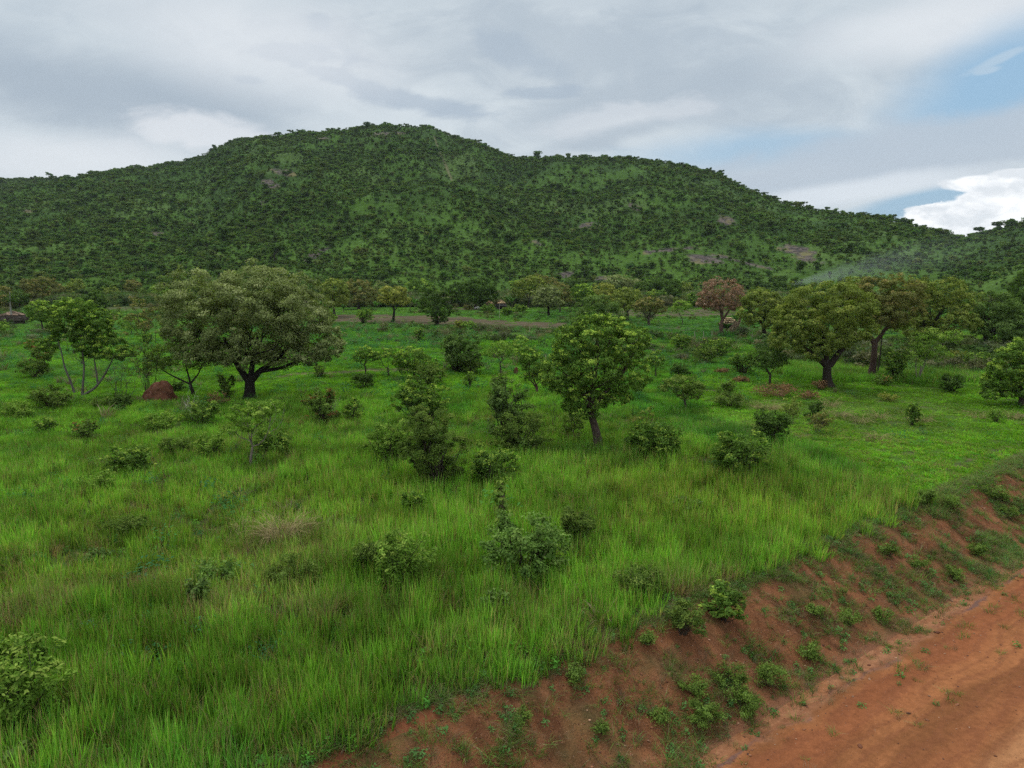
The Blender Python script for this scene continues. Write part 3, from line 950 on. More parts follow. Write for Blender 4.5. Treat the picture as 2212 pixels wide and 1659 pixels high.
def bare_shrub(name, label, cx, basey, w, topy, n=9, col=(.14, .11, .09), r=.02, cat='dead shrub', leafkind=None, group=None):
    SEED[0] += 1
    rng = np.random.default_rng(SEED[0])
    base = at(cx, basey); u = mpp(base); W = w * u; H = (px_point(base, cx, topy) - base)[2]
    root = empty(name, base, label, cat, group)
    g = Geo(); tips = []
    for i in range(n):
        tip = np.array([rng.uniform(-.5, .5) * W, rng.uniform(-.4, .4) * W, H * rng.uniform(.6, 1)])
        P = curved((rng.normal() * W * .08, rng.normal() * W * .08, -.05), tip, rng, 8, .07, .05)
        g.tube(P, np.linspace(r, r * .3, 8), col, 5)
        for k in range(4):
            j = rng.integers(3, 7)
            q = P[j] + np.array([rng.normal() * .2 * W, rng.normal() * .2 * W, abs(rng.normal()) * .22 * H])
            g.tube(curved(P[j], q, rng, 5, .1), np.linspace(r * .5, r * .2, 5), col, 4)
            tips.append(q)
    link('stems', g.mesh('stems', True), M_BARK, root)
    if leafkind:
        gc = Geo(); tips = np.array(tips)
        L = [(q, (W * .07,) * 3) for q in tips]
        crown(gc, L, leafkind, base[1], rng, .8, 1.4, 2500)
        link('foliage', gc.mesh('foliage'), M_LEAF, root)
    return root


# ------------------------------------------------------------------ named trees
tree('spreading_tree', 'huge wide grey-green tree with a forked black trunk, left of centre', 'tree', (540, 863),
     [(600, 772, 56, 26), (662, 768, 46, 26), (704, 756, 34, 28), (480, 764, 42, 28), (645, 625, 40, 32), (420, 642, 66, 54), (555, 632, 84, 52), (648, 690, 68, 56), (692, 738, 44, 42), (386, 706, 40, 46), (468, 715, 72, 56),
      (570, 722, 76, 50), (520, 772, 44, 26, -1.5), (625, 762, 48, 30), (432, 765, 46, 26), (500, 660, 60, 50, -2.5), (600, 668, 60, 50, -3)],
     'shea', .50, (540, 822),
     limbs=[(.34, (540, 826), (520, 800), (502, 770), (484, 730)), (.30, (541, 826), (562, 800), (592, 782), (625, 750)),
            (.30, (540, 826), (546, 780), (556, 728)), (.18, (562, 802), (600, 797), (645, 780), (680, 760))],
     opts=dict(cov=1.7, maxn=95000, twigs=3, under=.5, puff=1.3))
tree('multi_stemmed_tree', 'leaning tree of four pale slender stems with bright leaf clumps, far left', 'tree', (179, 855),
     [(150, 690, 26, 26), (225, 730, 24, 22), (140, 705, 30, 46), (165, 668, 38, 22), (182, 735, 30, 50), (212, 705, 26, 38), (238, 757, 38, 28), (264, 765, 22, 18),
      (108, 745, 18, 20), (122, 675, 18, 18)], 'green', .12, (178, 842),
     limbs=[(.11, (161, 848), (152, 822), (139, 792), (134, 765), (125, 735)), (.11, (178, 852), (180, 822), (182, 790), (178, 762), (174, 722)),
            (.12, (182, 853), (206, 838), (223, 815), (234, 795), (247, 768)), (.09, (212, 832), (208, 802), (203, 772), (202, 735))],
     opts=dict(bark=(.12, .105, .088), cov=2.4, twigs=3, maxn=46000))
tree('slender_tree', 'thin low-branching tree with a sparse flat crown right of the termite mound', 'tree', (417, 856),
     [(360, 770, 34, 22), (400, 752, 36, 24), (445, 762, 30, 22), (345, 788, 22, 12), (425, 785, 26, 14)], 'feather', .16, (410, 825),
     limbs=[(.09, (412, 830), (385, 818), (360, 805), (340, 790)), (.09, (412, 828), (430, 806), (436, 785)), (.09, (411, 826), (404, 800), (398, 770))],
     opts=dict(cov=.75, bark=(.035, .028, .02), twigs=8))
tree('leafy_tree', 'tall tree with dense crown of yellow-green shoots, standing alone right of centre', 'tree', (1291, 968),
     [(1268, 702, 24, 22), (1318, 700, 22, 18), (1224, 726, 24, 22), (1290, 728, 62, 44), (1240, 752, 46, 46), (1345, 745, 48, 44), (1212, 812, 44, 36), (1285, 800, 62, 48), (1350, 812, 52, 50),
      (1268, 862, 46, 30), (1262, 892, 30, 16), (1235, 878, 24, 16), (1375, 735, 30, 30), (1335, 860, 30, 16), (1230, 835, 40, 26), (1198, 790, 26, 26)], 'green', .26, (1276, 885),
     limbs=[(.20, (1277, 890), (1262, 850), (1240, 825), (1215, 805)), (.20, (1277, 890), (1280, 840), (1290, 780), (1292, 730)),
            (.18, (1277, 890), (1305, 850), (1340, 815), (1370, 760))],
     opts=dict(cov=1.1, maxn=60000, puff=.85, bark=(.075, .052, .04), twigs=6))
tree('broad_tree', 'broad leafy tree with a black forked trunk, largest on the right side', 'tree', (1789, 836),
     [(1760, 655, 58, 48), (1820, 668, 58, 52), (1730, 705, 50, 44), (1790, 715, 62, 48), (1840, 715, 45, 36), (1700, 735, 36, 30),
      (1760, 755, 40, 26), (1700, 690, 32, 32), (1850, 690, 34, 34)], 'olive', .46, (1788, 785),
     limbs=[(.34, (1786, 790), (1770, 775), (1745, 758), (1722, 735)), (.34, (1792, 790), (1810, 765), (1828, 745), (1845, 720)),
            (.30, (1788, 788), (1782, 750), (1778, 705))],
     opts=dict(cov=1.6, maxn=70000, bark=(.035, .026, .02), twigs=4, under=.45))
tree('russet_tree', 'russet brown-crowned tree with straight reddish trunk, just right of the broad black-trunked tree', 'tree', (1881, 818),
     [(1885, 640, 52, 40), (1940, 640, 48, 42), (1960, 672, 34, 34), (1905, 680, 52, 34), (1865, 655, 30, 34)], 'brown', .34, (1890, 740),
     limbs=[(.26, (1888, 742), (1880, 725), (1872, 700)), (.26, (1889, 742), (1908, 718), (1925, 690)), (.22, (1908, 716), (1935, 690), (1950, 660))],
     opts=dict(cov=1.15, bark=(.07, .042, .032), twigs=9, maxn=36000))
tree('green_sided_tree', 'light green low crown hanging before the russet tree trunk top', 'tree', (1893, 812),
     [(1915, 692, 36, 20), (1938, 700, 24, 18), (1890, 690, 26, 14)], 'olive', .08, (1905, 730), opts=dict(cov=1.1, twigs=6))
tree('open_crowned_tree', 'dark tree of several separate leaf tiers with sky-green gaps, behind the feathery bright tree', 'tree', (2003, 764),
     [(1985, 625, 30, 24), (2040, 630, 42, 26), (2010, 655, 26, 18), (2075, 655, 26, 22), (2050, 690, 44, 34), (2085, 700, 30, 26), (1990, 690, 20, 26), (1970, 715, 20, 20), (2020, 722, 36, 18)],
     'olive', .42, (2000, 715),
     limbs=[(.26, (2000, 720), (1990, 670), (1985, 635)), (.26, (2000, 720), (2030, 680), (2042, 640)), (.24, (2002, 718), (2045, 705), (2080, 680))],
     opts=dict(cov=1.2, bark=(.03, .025, .02), under=.2, maxn=30000))
tree('blue_green_tree', 'rounded blue-green tree of tiered clumps near the right edge', 'tree', (2126, 752),
     [(2150, 662, 42, 28), (2130, 690, 34, 30), (2178, 690, 38, 32), (2160, 715, 44, 24), (2120, 712, 20, 16)], 'blue', .36, (2128, 728), opts=dict(cov=1.5, under=.3, maxn=30000))
tree('dark_edge_tree', 'dark tall tree cut off by the right edge behind the blue-green tree', 'tree', (2218, 742),
     [(2215, 640, 36, 50), (2200, 690, 28, 40), (2240, 680, 40, 50)], 'mango', .4, (2220, 700), opts=dict(cov=1.3))
tree('low_branched_tree', 'dark spreading low tree cut off by the right edge, its boughs near the grass', 'tree', (2205, 876),
     [(2190, 790, 42, 44), (2225, 775, 40, 48), (2160, 822, 36, 32), (2205, 835, 44, 28), (2145, 850, 24, 16), (2240, 830, 40, 40)], 'green', .24, (2208, 845), opts=dict(cov=1.5, maxn=42000, twigs=6))
tree('feathery_bright_tree', 'bright green wispy young tree with pale thin stems below the dark open tree', 'tree', (1983, 826),
     [(2005, 740, 30, 26), (2040, 728, 30, 14), (1985, 765, 26, 20), (2020, 765, 30, 16), (2062, 722, 16, 8)], 'bright', .10, (1990, 790),
     limbs=[(.06, (1984, 820), (1996, 790), (2005, 760)), (.06, (1980, 822), (1978, 790), (1980, 765))], opts=dict(cov=.55, puff=1.3, bark=(.2, .17, .13), droop=.3))
tree('red_leafed_tree', 'tree with rusty red domed crown, the only red one among the far trees', 'tree', (1558, 720),
     [(1558, 632, 44, 30), (1530, 650, 24, 24), (1588, 650, 24, 24), (1558, 660, 36, 18)], 'red', .38, (1561, 690),
     limbs=[(.22, (1560, 692), (1555, 665), (1548, 645)), (.22, (1561, 692), (1575, 670), (1590, 655)), (.2, (1560, 690), (1562, 655), (1563, 630))],
     opts=dict(cov=.85, puff=.8, twigs=26, bark=(.12, .07, .05), maxn=26000))
tree('round_green_tree', 'round yellow-green tree with dark trunk between the red tree and the broad tree', 'tree', (1650, 738),
     [(1645, 652, 40, 28), (1625, 675, 28, 26), (1668, 672, 30, 28), (1645, 695, 34, 16)], 'olive', .36, (1650, 710), opts=dict(cov=1.5, under=.3, bark=(.04, .028, .02)))

# ---- far row behind the field, from left to right
FAR = 'trees along the far edge of the field'
def ft(label, foot, lobes, kind, r=.3, fork=None, **kw):
    o = dict(cov=1.35, maxn=9000, twigs=4, under=.35); o.update(kw)
    tree('field_edge_tree', label, 'tree', foot, lobes, kind, r, fork, opts=o, group=FAR)
ft('brownish clumped tree at the left edge of the far plain', (8, 668), [(2, 640, 26, 22), (18, 655, 16, 12)], 'brown')
ft('wide flat brown-green tree behind the left thatched hut', (78, 660), [(66, 618, 20, 16), (95, 613, 22, 15), (80, 635, 28, 12)], 'brown')
ft('small dark tree directly behind the left hut, below the wide brown one', (42, 668), [(42, 645, 16, 16)], 'mango')
ft('yellow-green upright tree on the left plain', (164, 652), [(164, 618, 16, 14), (164, 632, 18, 12)], 'olive')
ft('very dark dense egg-shaped tree on the left plain', (205, 692), [(205, 655, 21, 24), (206, 670, 23, 18)], 'mango', cov=1.7)
ft('small dark-olive round tree right of the dark egg-shaped one', (241, 652), [(241, 630, 15, 12)], 'olive')
ft('brown round tree above the pale field strip at left', (286, 650), [(286, 618, 16, 13), (286, 632, 12, 9)], 'brown')
ft('little flat-topped thorn tree standing dark above the pale field strip', (304, 650), [(305, 631, 11, 7)], 'feather', .12, (304, 640))
ft('bright green low tree just left of the huge grey-green tree', (350, 652), [(345, 630, 16, 13), (360, 636, 14, 10)], 'bright')
ft('pale yellowish small tree far behind the flat thorn tree', (312, 632), [(312, 614, 10, 9)], 'yellow')
ft('reddish-brown sapling tree at far left plain between olive trees', (127, 654), [(127, 626, 10, 12)], 'brown', .12)
ft('dark round tree right behind the huge grey-green crown', (677, 650), [(677, 633, 13, 15)], 'mango')
ft('grey-green tall round tree with straight trunk, first right of the huge crown', (722, 684), [(722, 622, 30, 18), (722, 645, 30, 22)], 'olive', .34, (721, 665))
ft('dark bronze-brown broad tree with many small domes, second right of the huge crown', (775, 668), [(772, 622, 30, 18), (790, 642, 26, 22), (762, 645, 26, 20)], 'brown', .4)
ft('golden-olive tree with curved black trunk at the ploughed strip', (848, 695), [(850, 632, 28, 13), (860, 650, 24, 13), (836, 648, 18, 12)], 'yellow', .3, (852, 668), bark=(.02, .017, .015))
ft('very dark green bushy tree reaching down to the ploughed strip', (943, 702), [(940, 642, 26, 22), (935, 665, 32, 22), (955, 672, 22, 20), (950, 690, 16, 10)], 'mango', .35, cov=1.7)
ft('dark tree left of the clay yard, behind the very dark bushy tree', (990, 664), [(990, 628, 20, 17), (988, 645, 16, 14)], 'mango', .3, (992, 652))
ft('dark domed tree shading the thatched huts', (1026, 668), [(1042, 620, 30, 19), (1030, 642, 30, 16), (1058, 640, 20, 15)], 'mango', .4, (1028, 655), cov=1.6)
ft('small flat dark tree above the roof of the finial hut', (1087, 628), [(1087, 610, 13, 9)], 'mango')
ft('large dark grove tree behind the bronze tree, left dome', (778, 632), [(778, 603, 27, 17)], 'mango', cov=1.6)
ft('large dark grove tree behind the golden-olive tree, right dome', (848, 636), [(840, 606, 32, 20), (860, 618, 18, 16)], 'mango', cov=1.6)
ft('pale grey-leaved thin tree between two dark grove domes', (824, 650), [(823, 625, 14, 17)], 'shea', cov=.9)
ft('rusty-topped small tree beside the dark grove', (886, 640), [(886, 612, 12, 9)], 'brown')
ft('green wide-crowned tree right of the rusty-topped one', (912, 650), [(905, 618, 28, 13), (925, 630, 20, 10)], 'green')
ft('olive tree with dark trunk left in the group right of the huts', (1141, 665), [(1135, 625, 26, 20), (1152, 612, 26, 15)], 'olive', .32, (1142, 650))
ft('tall olive-brown tree at the back of the group right of the huts', (1172, 662), [(1160, 605, 24, 11), (1185, 615, 22, 14)], 'brown', .3)
ft('grey-green round tree in front of the group right of the huts', (1186, 682), [(1184, 632, 28, 15), (1180, 650, 28, 16), (1196, 655, 20, 14)], 'shea', .3, cov=1.6)
ft('brown-tinged tree at the right end of the group right of the huts', (1210, 675), [(1212, 628, 20, 15), (1220, 645, 14, 13)], 'brown', .22, (1210, 660))
ft('fresh green rounded tree behind the tall lone tree, left side', (1258, 672), [(1258, 630, 24, 16), (1266, 645, 24, 14)], 'green', .3)
ft('yellow-brown domed tree behind the tall lone tree', (1305, 665), [(1303, 628, 28, 14), (1300, 645, 26, 14)], 'yellow', .3)
ft('wide grey-green dome at the very back above the yellow-brown tree', (1345, 645), [(1335, 610, 32, 14), (1368, 616, 26, 12)], 'shea', .3)
ft('olive tree with flared trunk right behind the tall lone tree', (1355, 694), [(1355, 637, 30, 14), (1345, 658, 28, 16), (1370, 655, 22, 15)], 'olive', .4, (1354, 675))
ft('low tan-brown tree with short dark trunk, right of the olive tree', (1401, 702), [(1403, 655, 26, 12), (1385, 665, 18, 13), (1420, 668, 18, 12)], 'brown', .3, (1401, 688))
ft('dark green round tree behind the tan-brown tree', (1440, 658), [(1400, 620, 24, 14), (1440, 618, 28, 16), (1450, 635, 22, 14)], 'mango', .3, (1442, 648))
ft('thin light green tree on a slim trunk in the far dark field', (1474, 700), [(1473, 660, 20, 11), (1465, 668, 12, 8)], 'bright', .1, (1473, 685), cov=.7)
ft('dark rounded tree rising behind the round yellow-green tree, beside the smoke', (1697, 640), [(1697, 613, 24, 15)], 'mango', .3)
ft('small dark tree at hill foot left of the smoke', (1636, 630), [(1634, 606, 13, 8)], 'mango', .2)
ft('olive round-topped tree just right of the dark grove, far row', (955, 640), [(955, 615, 18, 10)], 'olive')
ft('dark low tree between dark tree and clay yard, behind', (1000, 642), [(1005, 618, 14, 9)], 'mango')
ft('mid green tree behind the group right of the huts, left', (1120, 640), [(1118, 615, 16, 10)], 'green')
ft('dark tree behind the fresh green rounded tree', (1240, 640), [(1240, 613, 20, 11)], 'mango')
ft('olive tree at the hill foot right of the dark green round tree', (1480, 640), [(1478, 620, 18, 11)], 'olive')
ft('green bushy tree left of the red tree, far row', (1505, 665), [(1500, 648, 14, 14)], 'green')
ft('grey-green tree on the far left plain behind the pale yellowish tree', (330, 634), [(335, 618, 12, 8)], 'shea')
ft('small olive tree right of the very dark egg-shaped tree, further back', (222, 640), [(225, 622, 13, 9)], 'olive')
ft('green crown low on the left plain behind the multi-stem tree', (150, 672), [(140, 655, 22, 12)], 'green')
ft('brown-green low crown between the two left plain olive trees', (110, 650), [(112, 632, 14, 10)], 'brown')
ft('wide green crown at hill foot above the pale field strip', (262, 638), [(262, 618, 18, 9)], 'green')
ft('mango-dark crown at the hill foot above the banana plants', (700, 640), [(700, 616, 14, 10)], 'mango')
ft('dull green tree behind the tan-brown low tree', (1420, 660), [(1418, 640, 20, 12)], 'green')
ft('olive tree between the broad tree and russet tree, far back', (1850, 660), [(1845, 612, 24, 14)], 'olive')
ft('dark green tree behind the open-crowned tree', (2050, 700), [(2055, 650, 40, 30)], 'mango', maxn=16000)
ft('olive crown behind the blue-green tree, left side', (2105, 690), [(2100, 650, 26, 20)], 'olive')
ft('blue-grey feathery tree peeking above the tall lone tree', (1295, 735), [(1290, 665, 42, 24), (1265, 690, 36, 20), (1315, 685, 36, 20)], 'blue', .3, cov=1.1, maxn=20000)

# ---- middle field small trees
MF = 'small trees scattered in the middle field'
def mt(label, foot, lobes, kind, r=.1, fork=None, **kw):
    o = dict(cov=1.0, maxn=14000, twigs=6); o.update(kw)
    tree('small_tree', label, 'small tree', foot, lobes, kind, r, fork, opts=o, group=MF)
mt('small two-tier tree with brown trunk above a dark bush, left of the field middle', (789, 812), [(788, 762, 18, 13), (775, 775, 14, 9), (805, 770, 14, 10)], 'green', .1, (788, 790))
mt('leaning two-stemmed small tree right of the two-tier tree', (838, 812), [(818, 768, 17, 11), (843, 765, 14, 12)], 'green', .1, (838, 795))
mt('wide leafy small tree with arched low boughs in the middle field', (895, 818), [(890, 772, 32, 20), (915, 785, 30, 18), (868, 780, 22, 18), (880, 800, 20, 9)], 'green', .14, (893, 800), cov=1.2)
mt('open bright green small tree on a thin pale trunk, middle field', (1081, 808), [(1080, 752, 26, 12), (1060, 765, 20, 9), (1102, 762, 20, 9)], 'bright', .09, (1080, 785), cov=.7)
mt('small tree with short red-brown trunk just left of the tall lone tree', (1160, 850), [(1140, 768, 24, 20), (1155, 790, 26, 22), (1175, 800, 22, 20), (1150, 815, 22, 10)], 'green', .13, (1160, 835), cov=1.1, bark=(.09, .045, .035))
mt('bright rounded leafy treelet left behind the tall lone tree', (1125, 788), [(1125, 745, 16, 18), (1135, 760, 16, 14)], 'bright', .08)
mt('dark small tree with a clean trunk left of the broad black-trunked tree', (1664, 830), [(1662, 770, 30, 18), (1650, 785, 24, 12), (1680, 782, 20, 13)], 'mango', .13, (1664, 808), bark=(.06, .04, .03))
mt('umbrella-shaped small tree with leaning bare stem, right of the tall lone tree', (1484, 884), [(1475, 828, 42, 15), (1450, 838, 26, 10), (1500, 842, 24, 14), (1490, 855, 22, 10)], 'feather', .10, (1478, 865), cov=1.2)
mt('small tree with lime leaves on pale forked stems, in front of the black trunk', (545, 1008), [(530, 895, 34, 20), (560, 890, 26, 20), (585, 880, 26, 16), (505, 925, 26, 14), (555, 925, 22, 12)], 'bright', .07, (545, 965),
   cov=.85, bark=(.20, .16, .13), puff=1.1)
mt('reddish-tinted small tree near the left edge', (92, 812), [(78, 748, 20, 16), (95, 760, 20, 18), (85, 775, 18, 12)], 'redtip', .1, (92, 795))
mt('round bright small tree with thin stems left of the huge tree', (284, 722), [(282, 695, 22, 11), (285, 705, 18, 10)], 'bright', .08)
mt('small low-domed tree behind the round bright one, left field', (245, 702), [(244, 680, 18, 11)], 'green', .1)
mt('leafy low tree beside the left hut', (92, 712), [(85, 668, 24, 17), (108, 680, 20, 20), (80, 685, 18, 14)], 'green', .15, cov=1.3, puff=1.1)
mt('bright bush-tree cut off by the left edge', (-4, 724), [(-2, 705, 16, 14)], 'bright', .1)
mt('feathery dark sapling beside the trunk of the tall lone tree', (1240, 950), [(1236, 905, 18, 12), (1226, 925, 14, 10), (1248, 918, 14, 12), (1236, 890, 10, 8)], 'feather', .05, cov=.8)
mt('narrow green sapling tree right of the tall lone tree in mid field', (1418, 815), [(1415, 775, 18, 18), (1420, 790, 14, 10)], 'green', .08)

# ---- shrubs: label, cx, foot row, width, top row, kind
SH = [
 ('dense feathery dark shrub, tallest of the central clump', 945, 1052, 128, 898, 'feather', dict(cov=1.5, nst=36, maxn=42000)),
 ('glossy dark shrub on top rear of the central clump', 912, 912, 96, 826, 'green', dict(cov=1.3, lobes=6, maxn=14000)),
 ('yellow-green leafy shrub at the left of the central clump', 850, 1006, 88, 918, 'bright', dict(cov=1.0, lobes=6, maxn=12000)),
 ('grey-green feathery upright shrub between central clump and tall lone tree', 1096, 962, 84, 835, 'blue', dict(cov=1.1, lobes=7, maxn=14000)),
 ('thin-topped feathery shrub rising above the grey-green one', 1080, 900, 44, 818, 'feather', dict(cov=.8)),
 ('spreading low feathery shrub right of the central clump', 1130, 985, 100, 905, 'feather', dict(cov=1.0, lobes=5)),
 ('pale-leaved rounded shrub in tall grass below the central clump', 1062, 1050, 96, 972, 'green', dict(cov=1.0, lobes=6, maxn=10000)),
 ('small round-leaved yellow-green shrub beside the feathery shrub', 1132, 990, 30, 952, 'vine', dict(cov=1.0)),
 ('glossy leafed shrub in tall grass right of the lone tree trunk', 1412, 988, 106, 918, 'green', dict(cov=1.2, lobes=6, maxn=12000)),
 ('dark leafy shrub with brown dead leaves inside, right of centre', 1598, 1032, 108, 946, 'green', dict(cov=1.2, lobes=7, maxn=14000)),
 ('dark rounded shrub on bare stem above the brown-leafed shrub', 1656, 955, 76, 892, 'mango', dict(cov=1.2, lobes=5, maxn=12000)),
 ('round-leaved grey-green shrub, biggest in the near grass', 1132, 1252, 150, 1130, 'vine', dict(cov=1.25, lobes=8, maxn=12000, puff=.8)),
 ('yellow-green large-leaved shrub in near grass left of the round-leaved one', 872, 1262, 120, 1148, 'bright', dict(cov=.75, lobes=8, maxn=9000)),
 ('narrow grassy shrub just right of the round-leaved one', 1240, 1190, 66, 1102, 'feather', dict(cov=1.0, lobes=5)),
 ('small dark leafy bush standing alone in the near grass', 893, 1118, 40, 1066, 'green', dict(cov=1.2)),
 ('big-leaved bright bush cut off by the left edge in the foreground', 38, 1568, 175, 1398, 'bright', dict(cov=1.1, lobes=9, maxn=9000)),
 ('drooping long-leafed shrub at the edge of the near grass, right', 1385, 1295, 92, 1232, 'feather', dict(cov=.9, lobes=6)),
 ('dark leafy shrub on the lip of the red bank', 1562, 1338, 76, 1272, 'green', dict(cov=1.2, lobes=5)),
 ('dark weed bush at the grass edge left of the lip shrub', 1478, 1368, 66, 1310, 'feather', dict(cov=1.1)),
 ('round leafy bush in the left grass below the huge tree', 288, 1022, 92, 970, 'green', dict(cov=1.1, lobes=6, maxn=9000)),
 ('lime-green loose bush lower left of the round leafy bush', 202, 1064, 76, 1026, 'bright', dict(cov=.8)),
 ('lime-green compact bush left of the lime-leaved small tree', 346, 928, 60, 896, 'bright', dict(cov=1.0)),
 ('reddish-tipped bush in the shade right of the huge tree', 696, 916, 66, 850, 'redtip', dict(cov=1.1, lobes=5)),
 ('small upright bush right of the red-tipped one', 762, 908, 34, 865, 'green', dict(cov=1.0)),
 ('low bush under the lime-leaved small tree, right side', 590, 985, 70, 935, 'green', dict(cov=.9)),
 ('low yellow-green bush under the lime-leaved small tree, left side', 460, 985, 56, 940, 'bright', dict(cov=.8)),
 ('soft pale bush left of the lime-leaved small tree', 378, 980, 60, 948, 'feather', dict(cov=.8)),
 ('leafy bush beside the white dead stems', 440, 918, 70, 872, 'green', dict(cov=1.0, lobes=5)),
 ('dark rounded bush below the two-tier small tree', 788, 836, 50, 810, 'mango', dict(cov=1.2)),
 ('feathery green bush between wide leafy tree and central clump', 925, 832, 64, 792, 'feather', dict(cov=1.1)),
 ('wide grey-green shrub mass at the top of the middle field', 990, 802, 100, 728, 'blue', dict(cov=1.3, lobes=8, maxn=16000)),
 ('olive bush tucked in front of the wide grey-green mass', 1018, 806, 50, 770, 'feather', dict(cov=1.0)),
 ('thin yellow-tipped weed bush right of central clump top', 1014, 838, 26, 806, 'bright', dict(cov=.7)),
 ('lime dome bush at the near end of the ploughed strip', 1012, 714, 30, 696, 'bright', dict(cov=1.3)),
 ('yellow-green wispy bush left of the lime dome bush', 992, 714, 18, 692, 'yellow', dict(cov=.9)),
 ('bright lime bush on the ploughed strip below the bronze tree', 785, 698, 36, 670, 'bright', dict(cov=1.2, maxn=5000)),
 ('bright dark-edged bush under the right side of the huge crown', 713, 702, 26, 678, 'bright', dict(cov=1.1)),
 ('green bush in front of the finial hut', 1056, 678, 26, 659, 'green', dict(cov=1.3)),
 ('small green bush right of the hut post', 1096, 682, 22, 666, 'green', dict(cov=1.0)),
 ('bright bush group right of the hut on the green strip', 1126, 674, 26, 660, 'green', dict(cov=1.0)),
 ('upright green bush right of lone tree, upper field', 1470, 756, 38, 726, 'green', dict(cov=1.1)),
 ('dark green bush above the dark small tree at right', 1550, 770, 60, 732, 'green', dict(cov=1.0)),
 ('yellow-green bush left of the dark small tree', 1606, 808, 48, 765, 'green', dict(cov=1.0, lobes=5)),
 ('pale green bush cluster on the grey scrub, upper right field', 1525, 785, 60, 752, 'feather', dict(cov=.8)),
 ('dark low bush before the umbrella-shaped tree', 1465, 815, 50, 790, 'mango', dict(cov=1.0)),
 ('fern-like pale sapling on the bright lawn', 1568, 862, 34, 826, 'feather', dict(cov=.8)),
 ('dark low heap bush beneath the fern-like sapling', 1576, 878, 70, 855, 'feather', dict(cov=1.0)),
 ('round dark bush on the bright lawn near the right edge', 2056, 846, 48, 812, 'mango', dict(cov=1.3, maxn=6000)),
 ('dark bush with light top right of the russet trunk', 1936, 824, 46, 768, 'green', dict(cov=1.1, lobes=5)),
 ('low olive bush right of the russet trunk foot', 1908, 832, 34, 812, 'redtip', dict(cov=1.0)),
 ('small dark upright bush standing alone in the bright lawn', 1969, 918, 26, 876, 'green', dict(cov=1.2)),
 ('dark little bush at the lawn edge above the twig bush', 1756, 908, 34, 872, 'mango', dict(cov=1.1)),
 ('yellow-green thin sapling near the right edge on the lawn', 2151, 912, 34, 884, 'bright', dict(cov=.6)),
 ('pale low herb patch on the bright lawn', 1922, 866, 40, 852, 'yellow', dict(cov=.9)),
 ('yellow bright bush in grey scrub near right edge', 2066, 790, 34, 762, 'yellow', dict(cov=1.0)),
 ('green bush in the grey scrub below the blue-green tree', 2110, 800, 50, 765, 'green', dict(cov=1.0)),
 ('low tan heap of withered cut branches on the lawn, largest heap', 1680, 856, 84, 836, 'pink', dict(cov=.8, stems=12)),
 ('small withered heap right of the largest tan heap', 1745, 862, 40, 846, 'pink', dict(cov=.8, stems=8)),
 ('tiny withered heap behind the lawn, left', 1560, 806, 26, 797, 'pink', dict(cov=.9, stems=6)),
 ('tiny withered heap next to a grey twig, lawn back', 1602, 826, 30, 816, 'pink', dict(cov=.9, stems=6)),
 ('withered rusty patch of leaves at the foot of the broad tree', 1768, 842, 34, 824, 'pink', dict(cov=.8, stems=6)),
 ('round-leaved lime seedling clump in near grass, left', 468, 1262, 84, 1212, 'vine', dict(cov=.6, lobes=6, maxn=2500)),
 ('ferny pale shrub in near grass right of the round-leaved seedlings', 640, 1262, 110, 1212, 'feather', dict(cov=.8, lobes=7, maxn=6000)),
 ('dark weed bush in near grass below the lime loose bush', 282, 1160, 76, 1120, 'feather', dict(cov=.9)),
 ('small green weed clump in near grass at left', 205, 1225, 60, 1190, 'blue', dict(cov=.8)),
 ('dark feathery weed between near shrubs', 800, 1240, 56, 1170, 'feather', dict(cov=.8)),
 ('dark weed at foot of near tall grass, centre', 1075, 1335, 50, 1285, 'blue', dict(cov=.9)),
 ('upright dark weed in the foreground grass left of centre', 432, 1320, 40, 1250, 'blue', dict(cov=.9)),
 ('broad leafy weed at the bottom left corner', 25, 1662, 70, 1620, 'blue', dict(cov=.8)),
 ('bushy weed in the grass right of the broken vine stump', 1480, 1110, 70, 1080, 'blue', dict(cov=.7)),
 ('small bush at left edge above the multi-stem tree foot', 45, 905, 60, 872, 'bright', dict(cov=.9)),
 ('dark green bush below the multi-stem tree, left', 108, 880, 70, 840, 'feather', dict(cov=1.1)),
 ('leafy bush in front of the multi-stem tree foot', 100, 930, 44, 905, 'green', dict(cov=1.0)),
 ('yellowish twiggy bush below the multi-stem tree', 186, 950, 52, 908, 'redtip', dict(cov=.8)),
 ('dark bush in front of the termite mound, left', 270, 880, 46, 855, 'mango', dict(cov=1.1)),
 ('low dark bush between multi-stem tree and mound', 222, 882, 46, 862, 'feather', dict(cov=.9)),
 ('dark bush behind the reddish small tree foot', 78, 815, 60, 782, 'feather', dict(cov=1.0)),
 ('small dark tree-like bush left of the black trunk', 492, 862, 34, 812, 'feather', dict(cov=1.0)),
 ('green bush right behind the termite mound', 385, 846, 28, 826, 'mango', dict(cov=1.1)),
 ('lone green bush in the grey grass belt', 905, 738, 22, 712, 'green', dict(cov=1.0)),
 ('bush on the thin bare earth line right of the huge tree', 690, 815, 26, 790, 'feather', dict(cov=.8)),
 ('leafy bush left of round bright small tree, mid left field', 205, 735, 26, 715, 'feather', dict(cov=.8)),
 ('pale bush behind the multi-stem tree, right side', 320, 745, 24, 722, 'green', dict(cov=.9)),
]
for row in SH:
    lab, cx, by, w, ty, kd, o = row
    shrub('shrub', lab, cx, by, w * 1.12, ty - .08 * (by - ty), kd, dict(o, maxn=int(o.get('maxn', 9000) * 1.6), cov=o.get('cov', 1.1)), group='shrubs in the grass')

